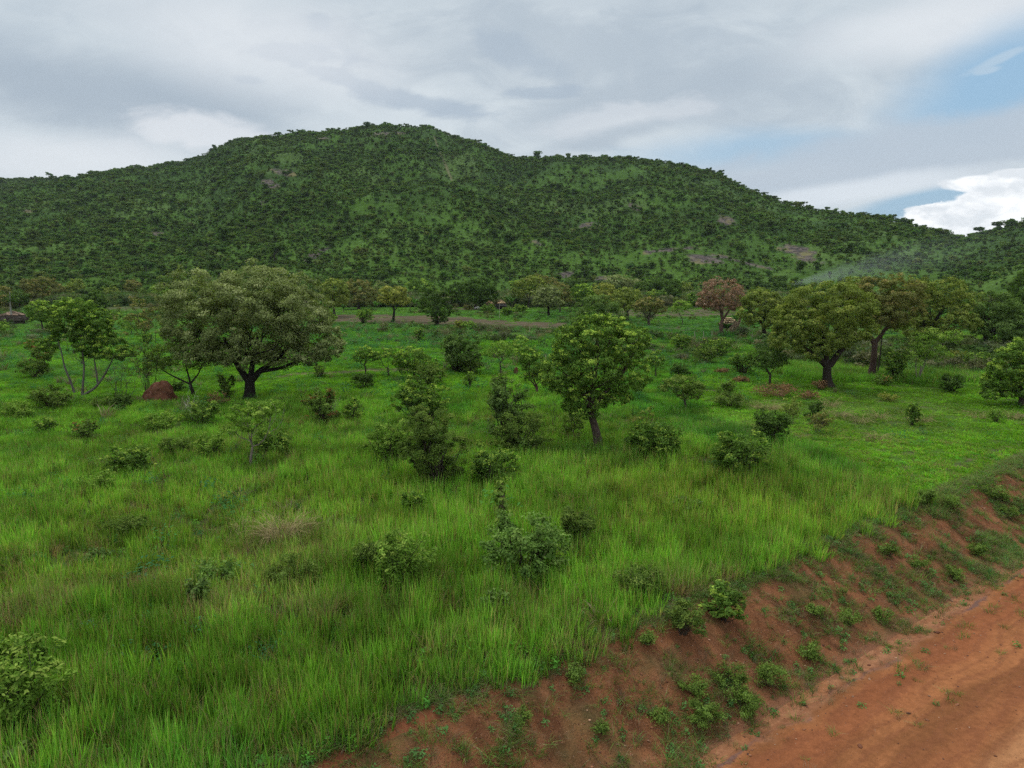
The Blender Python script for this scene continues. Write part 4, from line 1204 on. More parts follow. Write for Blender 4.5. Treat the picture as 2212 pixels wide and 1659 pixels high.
# brown dead leaves inside one shrub and vine-covered stump
def vine_stump():
    base = at(1085, 1150); u = mpp(base); rng = np.random.default_rng(7)
    root = empty('vine_covered_stump', base, 'tall narrow dead stump wrapped in yellow-green vine leaves, behind the round-leaved shrub', 'tree stump')
    H = (px_point(base, 1083, 1042) - base)[2]
    g = Geo(); P = curved((0, 0, -.1), (-.05, 0, H * .97), rng, 8, .02)
    g.tube(P, np.linspace(.16, .10, 8), (.10, .07, .05), 9)
    link('trunk', g.mesh('trunk', True), M_BARK, root)
    gc = Geo(); L = [((rng.normal() * .05, rng.normal() * .05, H * z), (w * u, w * u, H * .10)) for z, w in ((.08, 13), (.2, 11), (.33, 10), (.46, 10), (.58, 9), (.7, 9), (.82, 9), (.93, 7))]
    crown(gc, L, 'stumpvine', base[1], rng, 2.0, 1.6, 1800, droop=.9)
    link('vine', gc.mesh('vine'), M_LEAF, root)
vine_stump()

bare_shrub('bare_shrub', 'cluster of dark bare upright stems in front of the termite mound', 322, 862, 60, 748, 14, (.06, .045, .035), .022, leafkind='feather')
bare_shrub('bare_shrub', 'sprawling thin bare stems left of the termite mound', 262, 868, 90, 760, 10, (.08, .06, .045), .02)
bare_shrub('bare_shrub', 'white bleached dead stems beside a leafy bush, below the slender tree', 414, 915, 34, 842, 7, (.42, .38, .32), .018)
bare_shrub('bare_shrub', 'gnarled bare dark branches jutting from the left side of the huge crown', 322, 742, 70, 655, 8, (.04, .03, .022), .05, leafkind='brown')
bare_shrub('bare_shrub', 'reddish dry twiggy shrub behind the lime-leaved small tree', 470, 880, 34, 852, 6, (.16, .09, .07), .015, leafkind='pink')
bare_shrub('bare_shrub', 'small bare dark sapling in the grass left of the tall lone trunk', 1193, 925, 24, 868, 4, (.05, .04, .03), .018)
bare_shrub('bare_shrub', 'thin bare sapling with a tuft on top right of the tall lone trunk', 1396, 930, 26, 885, 4, (.10, .07, .05), .02, leafkind='olive')
bare_shrub('bare_shrub', 'single thin dark stick right of the tall lone tree', 1366, 908, 6, 866, 2, (.05, .04, .03), .018)
bare_shrub('bare_shrub', 'grey-purple twiggy bush on the bright lawn left part', 1770, 935, 46, 898, 14, (.16, .12, .11), .012, leafkind='brown')
bare_shrub('bare_shrub', 'curved withered stalk bush beside the dark rounded shrub', 1704, 915, 40, 868, 10, (.18, .14, .09), .014, leafkind='olive')
bare_shrub('bare_shrub', 'brown dry weed stalks in the left near grass', 352, 1075, 40, 1010, 8, (.12, .07, .05), .010)
bare_shrub('bare_shrub', 'dark broken stick in the left near grass', 556, 1010, 60, 960, 2, (.05, .04, .03), .02)
bare_shrub('bare_shrub', 'grey dry twigs right of the red-tipped bush', 720, 905, 30, 858, 9, (.22, .19, .15), .012)

def dry_tuft(name, label, cx, by, w, h, n, seed, arch=1.0):
    rng = np.random.default_rng(seed)
    base = at(cx, by); u = mpp(base); W = w * u; H = h * u
    root = empty(name, base, label, 'dry grass tuft', 'dry grass tufts')
    g = Geo()
    for i in range(n):
        a = rng.random() * 6.28; r = rng.random() ** .5 * W * .25
        p0 = np.array([math.cos(a) * r, math.sin(a) * r, -.03])
        a2 = a + rng.normal() * .8; out = W * rng.uniform(.15, .5) * arch
        t = np.linspace(0, 1, 7)[:, None]
        hh = H * rng.uniform(.5, 1)
        P = p0 + np.concatenate([math.cos(a2) * out * t ** 1.6, math.sin(a2) * out * t ** 1.6, hh * (1.6 * t - t ** 2 * (.7 + .9 * rng.random() * arch))], 1)
        c = np.array([.50, .40, .19]) * rng.uniform(.5, 1.25)
        g.tube(P, np.linspace(.008, .004, 7) * rng.uniform(.7, 1.3), c, 3)
    link('stalks', g.mesh('stalks'), M_DRY, root)
dry_tuft('dry_grass_tuft', 'large tuft of arching straw-coloured dead grass in the near field', 612, 1178, 130, 105, 260, 1)
dry_tuft('dry_grass_tuft', 'bleached flattened straw clump right of the large arching tuft', 655, 1165, 66, 60, 200, 2, 1.3)
dry_tuft('dry_grass_tuft', 'faint arching straw stalks left of the large tuft', 520, 1150, 60, 60, 40, 3)
dry_tuft('dry_grass_tuft', 'pinkish straw tuft on the lawn right of the largest tan heap', 1655, 885, 90, 26, 160, 4)
for i, (x_, y_, lab) in enumerate([(1815, 902, 'beige tall seed-grass tuft in the middle of the bright lawn'), (1858, 915, 'beige leaning straw tuft right of the middle lawn tuft'),
        (1900, 905, 'pale straw tuft left of the lone dark lawn bush'), (1990, 912, 'pale straw tuft right of the lone dark lawn bush'),
        (2110, 905, 'straw stalks left of the yellow-green sapling'), (2190, 905, 'straw stalks at the right edge of the lawn'), (1895, 950, 'short pale tuft low on the lawn'),
        (1790, 880, 'thin straw tuft high on the lawn below the broad tree')]):
    dry_tuft('dry_grass_tuft', lab, x_, y_, 60, 30, 70, 20 + i, 1.2)


# ------------------------------------------------------------------ termite mound, huts, shelter, stakes
def earth_mat(name, c1, c2, scale=3.0):
    m = bpy.data.materials.new(name); m.use_nodes = True
    T = NT(m.node_tree); g = T.n('ShaderNodeTexCoord')
    n = T.noise(g.outputs['Object'], scale, 6, .65)
    p = T.n('ShaderNodeBsdfPrincipled'); T.link(T.mix(T.sstep(n, .3, .7), c1, c2), p.inputs['Base Color'])
    p.inputs['Roughness'].default_value = .95; p.inputs['Specular IOR Level'].default_value = .1
    bp = T.n('ShaderNodeBump'); bp.inputs['Strength'].default_value = .8; bp.inputs['Distance'].default_value = .1
    T.link(n, bp.inputs['Height']); T.link(bp.outputs[0], p.inputs['Normal'])
    o = T.n('ShaderNodeOutputMaterial'); T.link(p.outputs[0], o.inputs[0]); return m
M_MOUND = earth_mat('termite_mound_earth', (.10, .038, .022), (.19, .085, .050))

def mound(name, label, foot, w, topy, seed, squash=.55):
    base = at(*foot); u = mpp(base); R = w * u / 2; H = (px_point(base, foot[0], topy) - base)[2]
    th = np.linspace(0, 2 * math.pi, 65)[:-1]; k = np.linspace(0, 1, 22)
    kk, tt = np.meshgrid(k, th, indexing='ij')
    r = R * (1 - kk ** 7) ** .6 * (.66 + .42 * (1 - kk) ** 2.0)
    r *= 1 + (fbm(np.cos(tt) * 2.2 + 5, np.sin(tt) * 2.2 + kk * 3.5, seed, 4, .6) - .5) * .8
    z = H * kk + (fbm(np.cos(tt) * 1.8 * (1.2 - kk) + 9 + kk, np.sin(tt) * 1.8 * (1.2 - kk), seed + 3, 3) - .5) * .8 * H * kk - .15
    V = np.stack([r * np.cos(tt) + R * .1 * kk, r * np.sin(tt) * .8, z], -1).reshape(-1, 3)
    i = np.arange(21)[:, None] * 64; j = np.arange(64)[None]; j2 = (j + 1) % 64
    Q = np.stack([i + j, i + j2, i + 64 + j2, i + 64 + j], -1).reshape(-1, 4)
    tag(link(name, make_mesh(name, V, Q, smooth=True), M_MOUND, loc=base), label, 'termite mound')
mound('termite_mound', 'large red earth termite mound left of the huge grey-green tree', (346, 866), 72, 818, 3)
mound('termite_mound', 'narrow small reddish mound behind the small trees in mid field', (1114, 808), 12, 793, 9)

M_THATCH = leafy_material('thatch', 0, .9, .05, .3)

def cone_roof(name, R0, R1, z0, z1, col, parent, rng, rows=9, sag=.0, ragged=.06, step=.03):
    """thatched cone made of overlapping courses of straw"""
    g = Geo(); N = 40; th = np.arange(N) * 2 * math.pi / N
    prof = []
    for k in range(rows):
        t0, t1 = k / rows, (k + 1) / rows
        for t, off in ((t0, 0.0), (t1, step)):
            prof.append((R0 + (R1 - R0) * t + off, z0 + (z1 - z0) * t - sag * math.sin(math.pi * t)))
    prof.append((prof[-1][0] - .12, prof[-1][1] + .02)); prof.append((R0 * .9 + .01, z0 - .12 * (z0 - z1)))
    V = []
    for i, (r, z) in enumerate(prof):
        jit = rng.normal(size=N) * ragged * (.3 + .7 * (i % 2))
        V.append(np.stack([(r + jit * .5) * np.cos(th), (r + jit * .5) * np.sin(th), z + jit * .5], 1))
    V = np.concatenate(V); n = len(prof)
    i = np.arange(n - 1)[:, None] * N; j = np.arange(N)[None]; j2 = (j + 1) % N
    Q = np.stack([i + j, i + N + j, i + N + j2, i + j2], -1).reshape(-1, 4)
    cc = np.array(col) * rng.uniform(.75, 1.2, (len(V), 1))
    g.add(V, Q, (1, 1, 1)); g.c = [cc]
    return link(name, g.mesh(name), M_THATCH, parent)

def ring_wall(name, R, h, col, parent, rng, door=True):
    g = Geo(); N = 40; gap = 3
    idx = [k for k in range(N) if not (door and k < gap)]
    for k in idx:
        a0, a1 = -math.pi / 2 + (k - 1.5) * 2 * math.pi / N, -math.pi / 2 + (k - .5) * 2 * math.pi / N
        V = [(R_ * math.cos(a), R_ * math.sin(a), z) for R_ in (R, R - .12) for a, z in ((a0, -.1), (a1, -.1), (a1, h), (a0, h))]
        Q = [(0, 1, 2, 3), (5, 4, 7, 6), (3, 2, 6, 7), (4, 0, 3, 7), (1, 5, 6, 2)]
        g.add(V, Q, np.array(col) * rng.uniform(.85, 1.1))
    return link(name, g.mesh(name), M_BARK, parent)

def hut(label, foot, rw, apex, mid, eave, cols, rng, sag=.1, finial=True):
    base = at(*foot); u = mpp(base); R = rw * u / 2
    Z = lambda py: (px_point(base, foot[0], py) - base)[2]
    root = empty('round_hut', base, label, 'hut', 'thatched round huts')
    ring_wall('wall', R * .78, Z(eave) + .25, (.10, .075, .06), root, rng)
    r = cone_roof('roof', .05, R * .9, Z(apex), Z(mid), cols[0], root, rng, 6)
    cone_roof('thatch_skirt', R * .8, R * 1.08, Z(mid) - .04, Z(eave), cols[1], root, rng, 4)
    if finial:
        g = Geo(); g.tube([(0, 0, Z(apex) - .1), (0, 0, Z(apex) + .28)], [.05, .02], (.5, .42, .3), 6)
        link('finial', g.mesh('finial'), M_THATCH, root)
    for k in range(8):
        g = Geo()
        a = k * math.pi / 4 + .3
        g.tube([(R * .98 * math.cos(a), R * .98 * math.sin(a), -.1), (R * .98 * math.cos(a), R * .98 * math.sin(a), Z(eave) + .1)], [.04, .04], (.09, .07, .05), 5)
        link('eave_post', g.mesh('eave_post'), M_BARK, root)
rg = np.random.default_rng(5)
hut('round hut with pointed two-tier thatch, light cap over dark skirt and a finial', (1082, 668), 25, 647, 655, 661.5, ((.42, .29, .16), (.10, .085, .08)), rg)
hut('smaller tan-thatched hut left of the finial hut, under the dark domed tree', (1058, 667), 19, 649, 655, 658, ((.40, .28, .16), (.38, .26, .15)), rg, finial=False)
hut('low wide hut with banded dark thatch at the left edge', (29, 699), 56, 671, 680, 692, ((.26, .18, .13), (.13, .10, .085)), rg, finial=False)

def shelter():
    base = at(1573, 712); u = mpp(base); rng = np.random.default_rng(8)
    root = empty('straw_shelter', base, 'low open shelter with layered straw roof behind the red tree trunk', 'shelter')
    Z = lambda py: (px_point(base, 1573, py) - base)[2]
    W = 40 * u; D = W * .7
    g = Geo(); nx, ny = 30, 16
    for layer in range(4):
        k0 = 1 - layer * .2
        xs = np.linspace(-W / 2 * k0, W / 2 * k0, nx); ys = np.linspace(-D / 2 * k0, D / 2 * k0, ny)
        X, Yy = np.meshgrid(xs, ys, indexing='ij')
        top = Z(699) + (Z(686) - Z(699)) * (.2 + layer * .25) * 1.0
        Zz = top - .35 * ((X / W * 2) ** 2 + (Yy / D * 2) ** 2) * .5 + rng.normal(size=X.shape) * .05
        V = np.stack([X + rng.normal(size=X.shape) * .05, Yy + rng.normal(size=X.shape) * .08, Zz], -1).reshape(-1, 3)
        i = np.arange(nx - 1)[:, None] * ny; j = np.arange(ny - 1)[None]
        Q = np.stack([i + j, i + ny + j, i + ny + j + 1, i + j + 1], -1).reshape(-1, 4)
        V2 = V.copy(); V2[:, 2] -= .13
        g.add(V, Q, np.array((.56, .42, .24)) * (.7 + .15 * layer)); g.add(V2, Q[:, ::-1], (.20, .15, .09))
    link('roof', g.mesh('roof'), M_THATCH, root)
    for sx in (-.42, -.1, .3):
        for sy in (-.38, .38):
            q = Geo(); q.tube([(sx * W, sy * D, -.2), (sx * W + .03, sy * D, Z(697) - .05)], [.07, .055], (.10, .075, .055), 6)
            link('post', q.mesh('post'), M_BARK, root)
    q = Geo(); zb = Z(706)  # near-black panel filling the dark gap below the roof
    q.add([(-.34 * W, .3 * D, zb - .3), (.3 * W, .3 * D, zb - .3), (.3 * W, .3 * D, zb + .35), (-.34 * W, .3 * D, zb + .35), (-.34 * W, .36 * D, zb - .3), (.3 * W, .36 * D, zb - .3), (.3 * W, .36 * D, zb + .35), (-.34 * W, .36 * D, zb + .35)],
          [(0, 1, 2, 3), (5, 4, 7, 6), (3, 2, 6, 7), (4, 0, 3, 7), (1, 5, 6, 2)], (.03, .025, .02))
    link('dark_panel', q.mesh('dark_panel'), M_BARK, root)
    # sheaves of straw leaning at its right side
    for (x0, y0, x1, y1, w, lab) in ((1580, 719, 1590, 696, 9, 'leaning dark straw sheaf in front of the straw shelter'), (1588, 716, 1600, 686, 5, 'tall pale straw sheaf at the right end of the straw shelter')):
        b2 = at(x0, y0); r2 = empty('straw_sheaf', b2, lab, 'straw sheaf', 'straw sheaves by the shelter')
        tip = px_point(b2, x1, y1) - b2; s = Geo()
        for _ in range(90):
            o = rng.normal(size=3) * np.array([w * u * .4, w * u * .4, .05]); o2 = rng.normal(size=3) * np.array([w * u * .22, w * u * .22, .25])
            P = curved(o, tip + o2, rng, 4, .02)
            s.tube(P, [.035, .045, .035, .015], np.array((.30, .22, .14)) * rng.uniform(.4, 1.6), 3)
        link('straw', s.mesh('straw'), M_DRY, r2)
        s = Geo(); m = tip * .55; th = np.linspace(0, 6.283, 14)
        s.tube(np.stack([m[0] + w * u * .38 * np.cos(th), m[1] + w * u * .38 * np.sin(th), m[2] + 0 * th], 1), np.full(14, .03), (.12, .08, .05), 4)
        link('binding', s.mesh('binding'), M_BARK, r2)
shelter()

def stake(px, by, ty, lab, first=[None]):
    base = at(px, by); H = (px_point(base, px, ty) - base)[2]
    g = Geo(); rng = np.random.default_rng(int(px * 7 + by))
    g.tube(curved((0, 0, -.2), (rng.normal() * .08, 0, H), rng, 5, .03), np.linspace(.055, .03, 5), (.42, .37, .29), 6)
    tag(link('fence_stake', g.mesh('fence_stake', True), M_BARK, loc=base), lab, 'stake', 'thin stakes along the far field')
for px_, by_, ty_, lab in [(1501, 736, 716, 'leftmost thin pale stake left of the red tree'), (1520, 734, 715, 'second thin stake left of the red tree'), (1537, 732, 714, 'slanting stake nearest the red tree, left side'),
        (1602, 728, 716, 'white stake right of the straw shelter'), (1624, 736, 717, 'grey stake between shelter and round yellow-green tree'), (1635, 742, 730, 'short stake left of the round yellow-green tree trunk'),
        (2081, 752, 732, 'pale forked stake below the blue-green tree, left one'), (2104, 754, 736, 'middle stake below the blue-green tree'), (2116, 752, 738, 'right stake near the blue-green trunk'),
        (1231, 742, 722, 'stake at the end of the ploughed strip'), (1079, 688, 652, 'forked pale post in front of the finial hut'), (1144, 718, 705, 'short stake in the ploughed strip')]:
    stake(px_, by_, ty_, lab)
tag_ = None
def bleached_trunk():
    base = at(27, 700); g = Geo(); rng = np.random.default_rng(2)
    root = empty('dead_tree', base, 'tall grey bare trunk standing in front of the left hut', 'dead tree')
    P = np.array([px_point(base, *q) - base for q in ((27, 701), (26, 690), (24, 675), (22, 660), (22, 645), (21, 630))])
    g.tube(P, [.30, .22, .18, .15, .11, .07], (.26, .24, .21), 8)
    link('trunk', g.mesh('trunk', True), M_BARK, root)
    gc = Geo(); crown(gc, [(P[4] + np.array([.3, 0, 0]), (1.3, 1.1, .9))], 'mango', base[1], rng, .8, 1.2, 500)
    link('crown', gc.mesh('crown'), M_LEAF, root)
bleached_trunk()

def banana(label, px, by, ty, seed, group='banana plants by the far homesteads'):
    base = at(px, by); rng = np.random.default_rng(seed); H = (px_point(base, px, ty) - base)[2]
    root = empty('banana_plant', base, label, 'banana plant', group)
    g = Geo(); g.tube([(0, 0, -.1), (0, 0, H * .25), (0, 0, H * .5)], [.14, .12, .07], (.12, .14, .05), 7)
    link('stem', g.mesh('stem', True), M_BARK, root)
    s = Geo()
    for i in range(9):
        a = i * 2.4 + rng.normal() * .2; t = np.linspace(0, 1, 8)
        Lr = H * rng.uniform(.35, .6); hz = H * .45 + H * .55 * np.sin(t * 1.9) * rng.uniform(.6, 1)
        cx, cy = np.cos(a), np.sin(a); rr = Lr * t
        w = .28 * np.sin(np.clip(t * .9 + .1, 0, 1) * math.pi) ** .6 + .02
        c = np.stack([cx * rr, cy * rr, hz], 1); b = np.array([-cy, cx, 0])
        V = np.concatenate([c + b * w[:, None], c + np.array([0, 0, -.05]), c - b * w[:, None]])
        Q = [(k, k + 1, k + 9, k + 8) for k in range(7)] + [(k + 8, k + 9, k + 17, k + 16) for k in range(7)]
        s.add(V, Q, np.array((.08, .16, .04)) * rng.uniform(.8, 1.5))
    link('leaves', s.mesh('leaves'), M_LEAF, root)
for i, (x_, b_, t_, lab) in enumerate([(690, 672, 648, 'banana plant left of the grey-green straight-trunk tree'), (702, 676, 652, 'banana plant hard against the grey-green straight trunk'), (742, 676, 656, 'banana plant between the grey-green and the bronze tree'),
        (812, 674, 650, 'banana plant right below the bronze tree'), (886, 668, 640, 'banana plant right of the golden-olive tree, first'), (896, 669, 642, 'banana plant right of the golden-olive tree, second'),
        (905, 672, 648, 'banana plant touching the very dark bushy tree'), (1097, 664, 636, 'palm-like banana plant right of the finial hut'), (1106, 666, 640, 'rightmost banana plant behind the finial hut'),
        (1589, 706, 677, 'dark banana plant behind the straw shelter'), (1570, 722, 694, 'young light green banana plant in front of the straw shelter'), (60, 690, 660, 'banana plant right of the left hut')]):
    banana(lab, x_, b_, t_, 60 + i)

def goat(px, by, lab, flip=1):
    base = at(px, by); rng = np.random.default_rng(3)
    me = bpy.data.meshes.new('goat'); s = flip
    pts = [(0, 0, .55), (.28 * s, 0, .56), (.5 * s, 0, .52), (.62 * s, 0, .72), (.72 * s, 0, .88), (.88 * s, 0, .82), (-.28 * s, 0, .55), (-.38 * s, 0, .66),
           (.45 * s, .1, .3), (.45 * s, .1, 0), (.45 * s, -.1, .3), (.45 * s, -.1, 0), (-.28 * s, .1, .3), (-.3 * s, .1, 0), (-.28 * s, -.1, .3), (-.3 * s, -.1, 0), (.68 * s, .07, .98), (.68 * s, -.07, .98)]
    ed = [(0, 1), (1, 2), (2, 3), (3, 4), (4, 5), (0, 6), (6, 7), (2, 8), (8, 9), (2, 10), (10, 11), (6, 12), (12, 13), (6, 14), (14, 15), (4, 16), (4, 17)]
    rad = [.18, .18, .15, .10, .09, .05, .17, .03, .06, .035, .06, .035, .07, .035, .07, .035, .015, .015]
    me.from_pydata(pts, ed, [])
    o = bpy.data.objects.new('goat', me); C.objects.link(o); o.location = base
    m = o.modifiers.new('skin', 'SKIN'); o.modifiers.new('sub', 'SUBSURF').levels = 1
    for v, r in zip(me.skin_vertices[0].data if me.skin_vertices else [], rad):
        v.radius = (r, r)
    me.materials.append(M_GOAT)
    tag(o, lab, 'goat', 'pale goats in the clay yard')
    return o
M_GOAT = earth_mat('white_goat_coat', (.55, .52, .47), (.75, .72, .66), 8)
goat(1028, 668.5, 'white goat standing at the brush heap in the clay yard')
goat(1034, 667.5, 'white goat right of the other one, nearest the hut', -1)
shrub('brush_heap', 'heap of dark dry brushwood in the clay yard', 1010, 669.5, 18, 660, 'brown', dict(stems=14, cov=.8), cat='brushwood heap')

# ---- weeds on the bank and road side, each a plant
WD = 'leafy weeds on the red bank'
for i, (x_, b_, w_, h_, kd, lab) in enumerate([
    (1245, 1468, 46, 38, 'blue', 'rounded weed high on the near bank, lowest left of the bank weeds'), (1835, 1350, 46, 38, 'green', 'bright bushy weed mid bank, right'),
    (1760, 1328, 44, 26, 'green', 'spreading weed left of the bright bushy bank weed'), (1905, 1340, 40, 30, 'green', 'pair weed right of the bright bushy bank weed'),
    (1605, 1535, 78, 56, 'green', 'large soft weed low on the bank beside the ditch'), (1520, 1560, 80, 56, 'green', 'bushy weed at the bottom of the bank left of the ditch'),
    (1575, 1480, 66, 48, 'blue', 'dark weed above the large soft ditch weed'), (1660, 1480, 76, 44, 'green', 'grassy weed beside the ditch, centre'),
    (1750, 1420, 66, 34, 'green', 'low mat weed on the ditch edge'), (1500, 1500, 60, 42, 'blue', 'dark weed mid bank left'), (1400, 1392, 46, 34, 'feather', 'weed on the bank lip, left of the dark lip shrub'),
    (2060, 1250, 40, 30, 'green', 'weed beside the road far right, upper'), (2110, 1200, 44, 30, 'green', 'leafy weed on the bank near the right edge'), (2050, 1100, 50, 34, 'blue', 'grey-green tuft bush on top of the bank at right'),
    (2000, 1090, 60, 38, 'blue', 'grey-green tuft bush left of the other one on top of the bank'), (2150, 1080, 60, 34, 'feather', 'dark weed on top of the bank near the right edge'),
    (1920, 1200, 46, 30, 'blue', 'weed in the upper bank soil, right'), (1985, 1225, 40, 26, 'green', 'small weed mid bank towards the right'), (1430, 1560, 50, 30, 'feather', 'sparse weed low bank, bottom left of ditch weeds'),
    (2180, 1120, 46, 30, 'green', 'weed at the right edge below the bank top'), (1300, 1580, 40, 26, 'blue', 'small weed on the near bank bottom'), (1130, 1560, 46, 30, 'feather', 'small weed between grass edge and near bank')]):
    shrub('bank_weed', lab, x_, b_, w_ * .9, b_ - h_ * .8, 'weed', dict(cov=.9, maxn=4200, nst=16), cat='weed', group=WD)


# ------------------------------------------------------------------ scattering (grass, undergrowth, hillside wood)
PROTO = bpy.data.collections.new('plant_shapes')      # never linked to the scene


def scatter(name, P, rot, scl, pick, tint, protos, mat):
    me = bpy.data.meshes.new(name)
    me.vertices.add(len(P)); me.vertices.foreach_set('co', np.ascontiguousarray(P, np.float32).ravel())
    for nm, arr, ty in (('rot', rot, 'FLOAT_VECTOR'), ('scl', scl, 'FLOAT_VECTOR')):
        a = me.attributes.new(nm, ty, 'POINT'); a.data.foreach_set('vector', np.ascontiguousarray(arr, np.float32).ravel())
    a = me.attributes.new('pick', 'INT', 'POINT'); a.data.foreach_set('value', pick.astype(np.int32))
    a = me.attributes.new('tint', 'FLOAT_COLOR', 'POINT')
    c4 = np.ones((len(P), 4), np.float32); c4[:, :3] = tint
    a.data.foreach_set('color', c4.ravel())
    o = bpy.data.objects.new(name, me); C.objects.link(o)
    col = bpy.data.collections.new(name + '_shapes')
    for i, pm in enumerate(protos):
        q = bpy.data.objects.new('shape_%03d' % i, pm); col.objects.link(q)
        if not pm.materials: pm.materials.append(mat)
    me.materials.append(mat)
    ng = bpy.data.node_groups.new(name, 'GeometryNodeTree')
    ng.interface.new_socket('Geometry', in_out='INPUT', socket_type='NodeSocketGeometry')
    ng.interface.new_socket('Geometry', in_out='OUTPUT', socket_type='NodeSocketGeometry')
    N = ng.nodes; Lk = ng.links
    gi = N.new('NodeGroupInput'); go = N.new('NodeGroupOutput')
    ci = N.new('GeometryNodeCollectionInfo'); ci.inputs['Collection'].default_value = col
    ci.inputs['Separate Children'].default_value = True; ci.inputs['Reset Children'].default_value = True
    ip = N.new('GeometryNodeInstanceOnPoints'); ip.inputs['Pick Instance'].default_value = True
    def att(nm, ty):
        n = N.new('GeometryNodeInputNamedAttribute'); n.data_type = ty; n.inputs['Name'].default_value = nm
        return n.outputs['Attribute']
    e2r = N.new('FunctionNodeEulerToRotation')
    Lk.new(gi.outputs[0], ip.inputs['Points']); Lk.new(ci.outputs[0], ip.inputs['Instance'])
    Lk.new(att('pick', 'INT'), ip.inputs['Instance Index'])
    Lk.new(att('rot', 'FLOAT_VECTOR'), e2r.inputs[0]); Lk.new(e2r.outputs[0], ip.inputs['Rotation'])
    Lk.new(att('scl', 'FLOAT_VECTOR'), ip.inputs['Scale'])
    Lk.new(ip.outputs[0], go.inputs[0])
    m = o.modifiers.new('scatter', 'NODES'); m.node_group = ng
    return tag(o, kind='stuff')


def blade_clump(seed, n, R, hmin, hmax, w, bend, straw=.1, flop=0.0):
    rng = np.random.default_rng(seed)
    a = rng.random(n) * 6.283; r = R * rng.random(n) ** .6
    p0 = np.stack([np.cos(a) * r, np.sin(a) * r, np.full(n, -.05)], 1)
    h = rng.uniform(hmin, hmax, n); d = a + rng.normal(size=n) * 1.0
    out = h * bend * rng.uniform(.2, 1.4, n)
    k = 5; t = np.linspace(0, 1, k)
    f = rng.random(n) * 6.283                        # blade facing
    V = np.zeros((n, k, 2, 3)); 
    for i, ti in enumerate(t):
        c = p0 + np.stack([np.cos(d) * out * ti ** 2, np.sin(d) * out * ti ** 2, h * (ti - flop * ti ** 3 * rng.uniform(.5, 1.2, n))], 1)
        ww = w * rng.uniform(.7, 1.3, n) * (1 - ti ** 1.6) * .5 + .0005
        s = np.stack([np.cos(f) * ww, np.sin(f) * ww, 0 * ww], 1)
        V[:, i, 0] = c - s; V[:, i, 1] = c + s
    base = np.arange(n)[:, None] * (2 * k); j = np.arange(k - 1)[None] * 2
    Q = np.stack([base + j, base + j + 1, base + j + 3, base + j + 2], -1).reshape(-1, 4)
    c = rng.uniform(.72, 1.25, (n, 1)) * np.array([1, 1, 1]) * np.stack([rng.uniform(.85, 1.2, n), np.ones(n), rng.uniform(.8, 1.2, n)], 1)
    st_ = rng.random(n) < straw
    c[st_] = np.array([2.1, .95, 2.6]) * rng.uniform(.6, 1.2, (st_.sum(), 1))
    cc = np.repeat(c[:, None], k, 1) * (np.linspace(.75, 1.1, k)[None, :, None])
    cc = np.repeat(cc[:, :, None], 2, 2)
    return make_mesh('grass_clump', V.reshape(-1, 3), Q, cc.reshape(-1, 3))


def herb_clump(seed, n, R, H, L, W):
    rng = np.random.default_rng(seed); g = Geo()
    d = unit(rng.normal(size=(n, 3)) + np.array([0, 0, .6])); d[:, 2] = abs(d[:, 2])
    P = d * np.array([R, R, H]) * rng.uniform(.4, 1, (n, 1))
    Nn = unit(d * .4 + np.array([0, 0, .8]) + rng.normal(size=(n, 3)) * .4)
    g.leaves(P, Nn, L, W, rng.uniform(.7, 1.2, (n, 1)) * np.array([.75, 1.0, 1.2]), rng)
    return g.mesh('herb_clump')


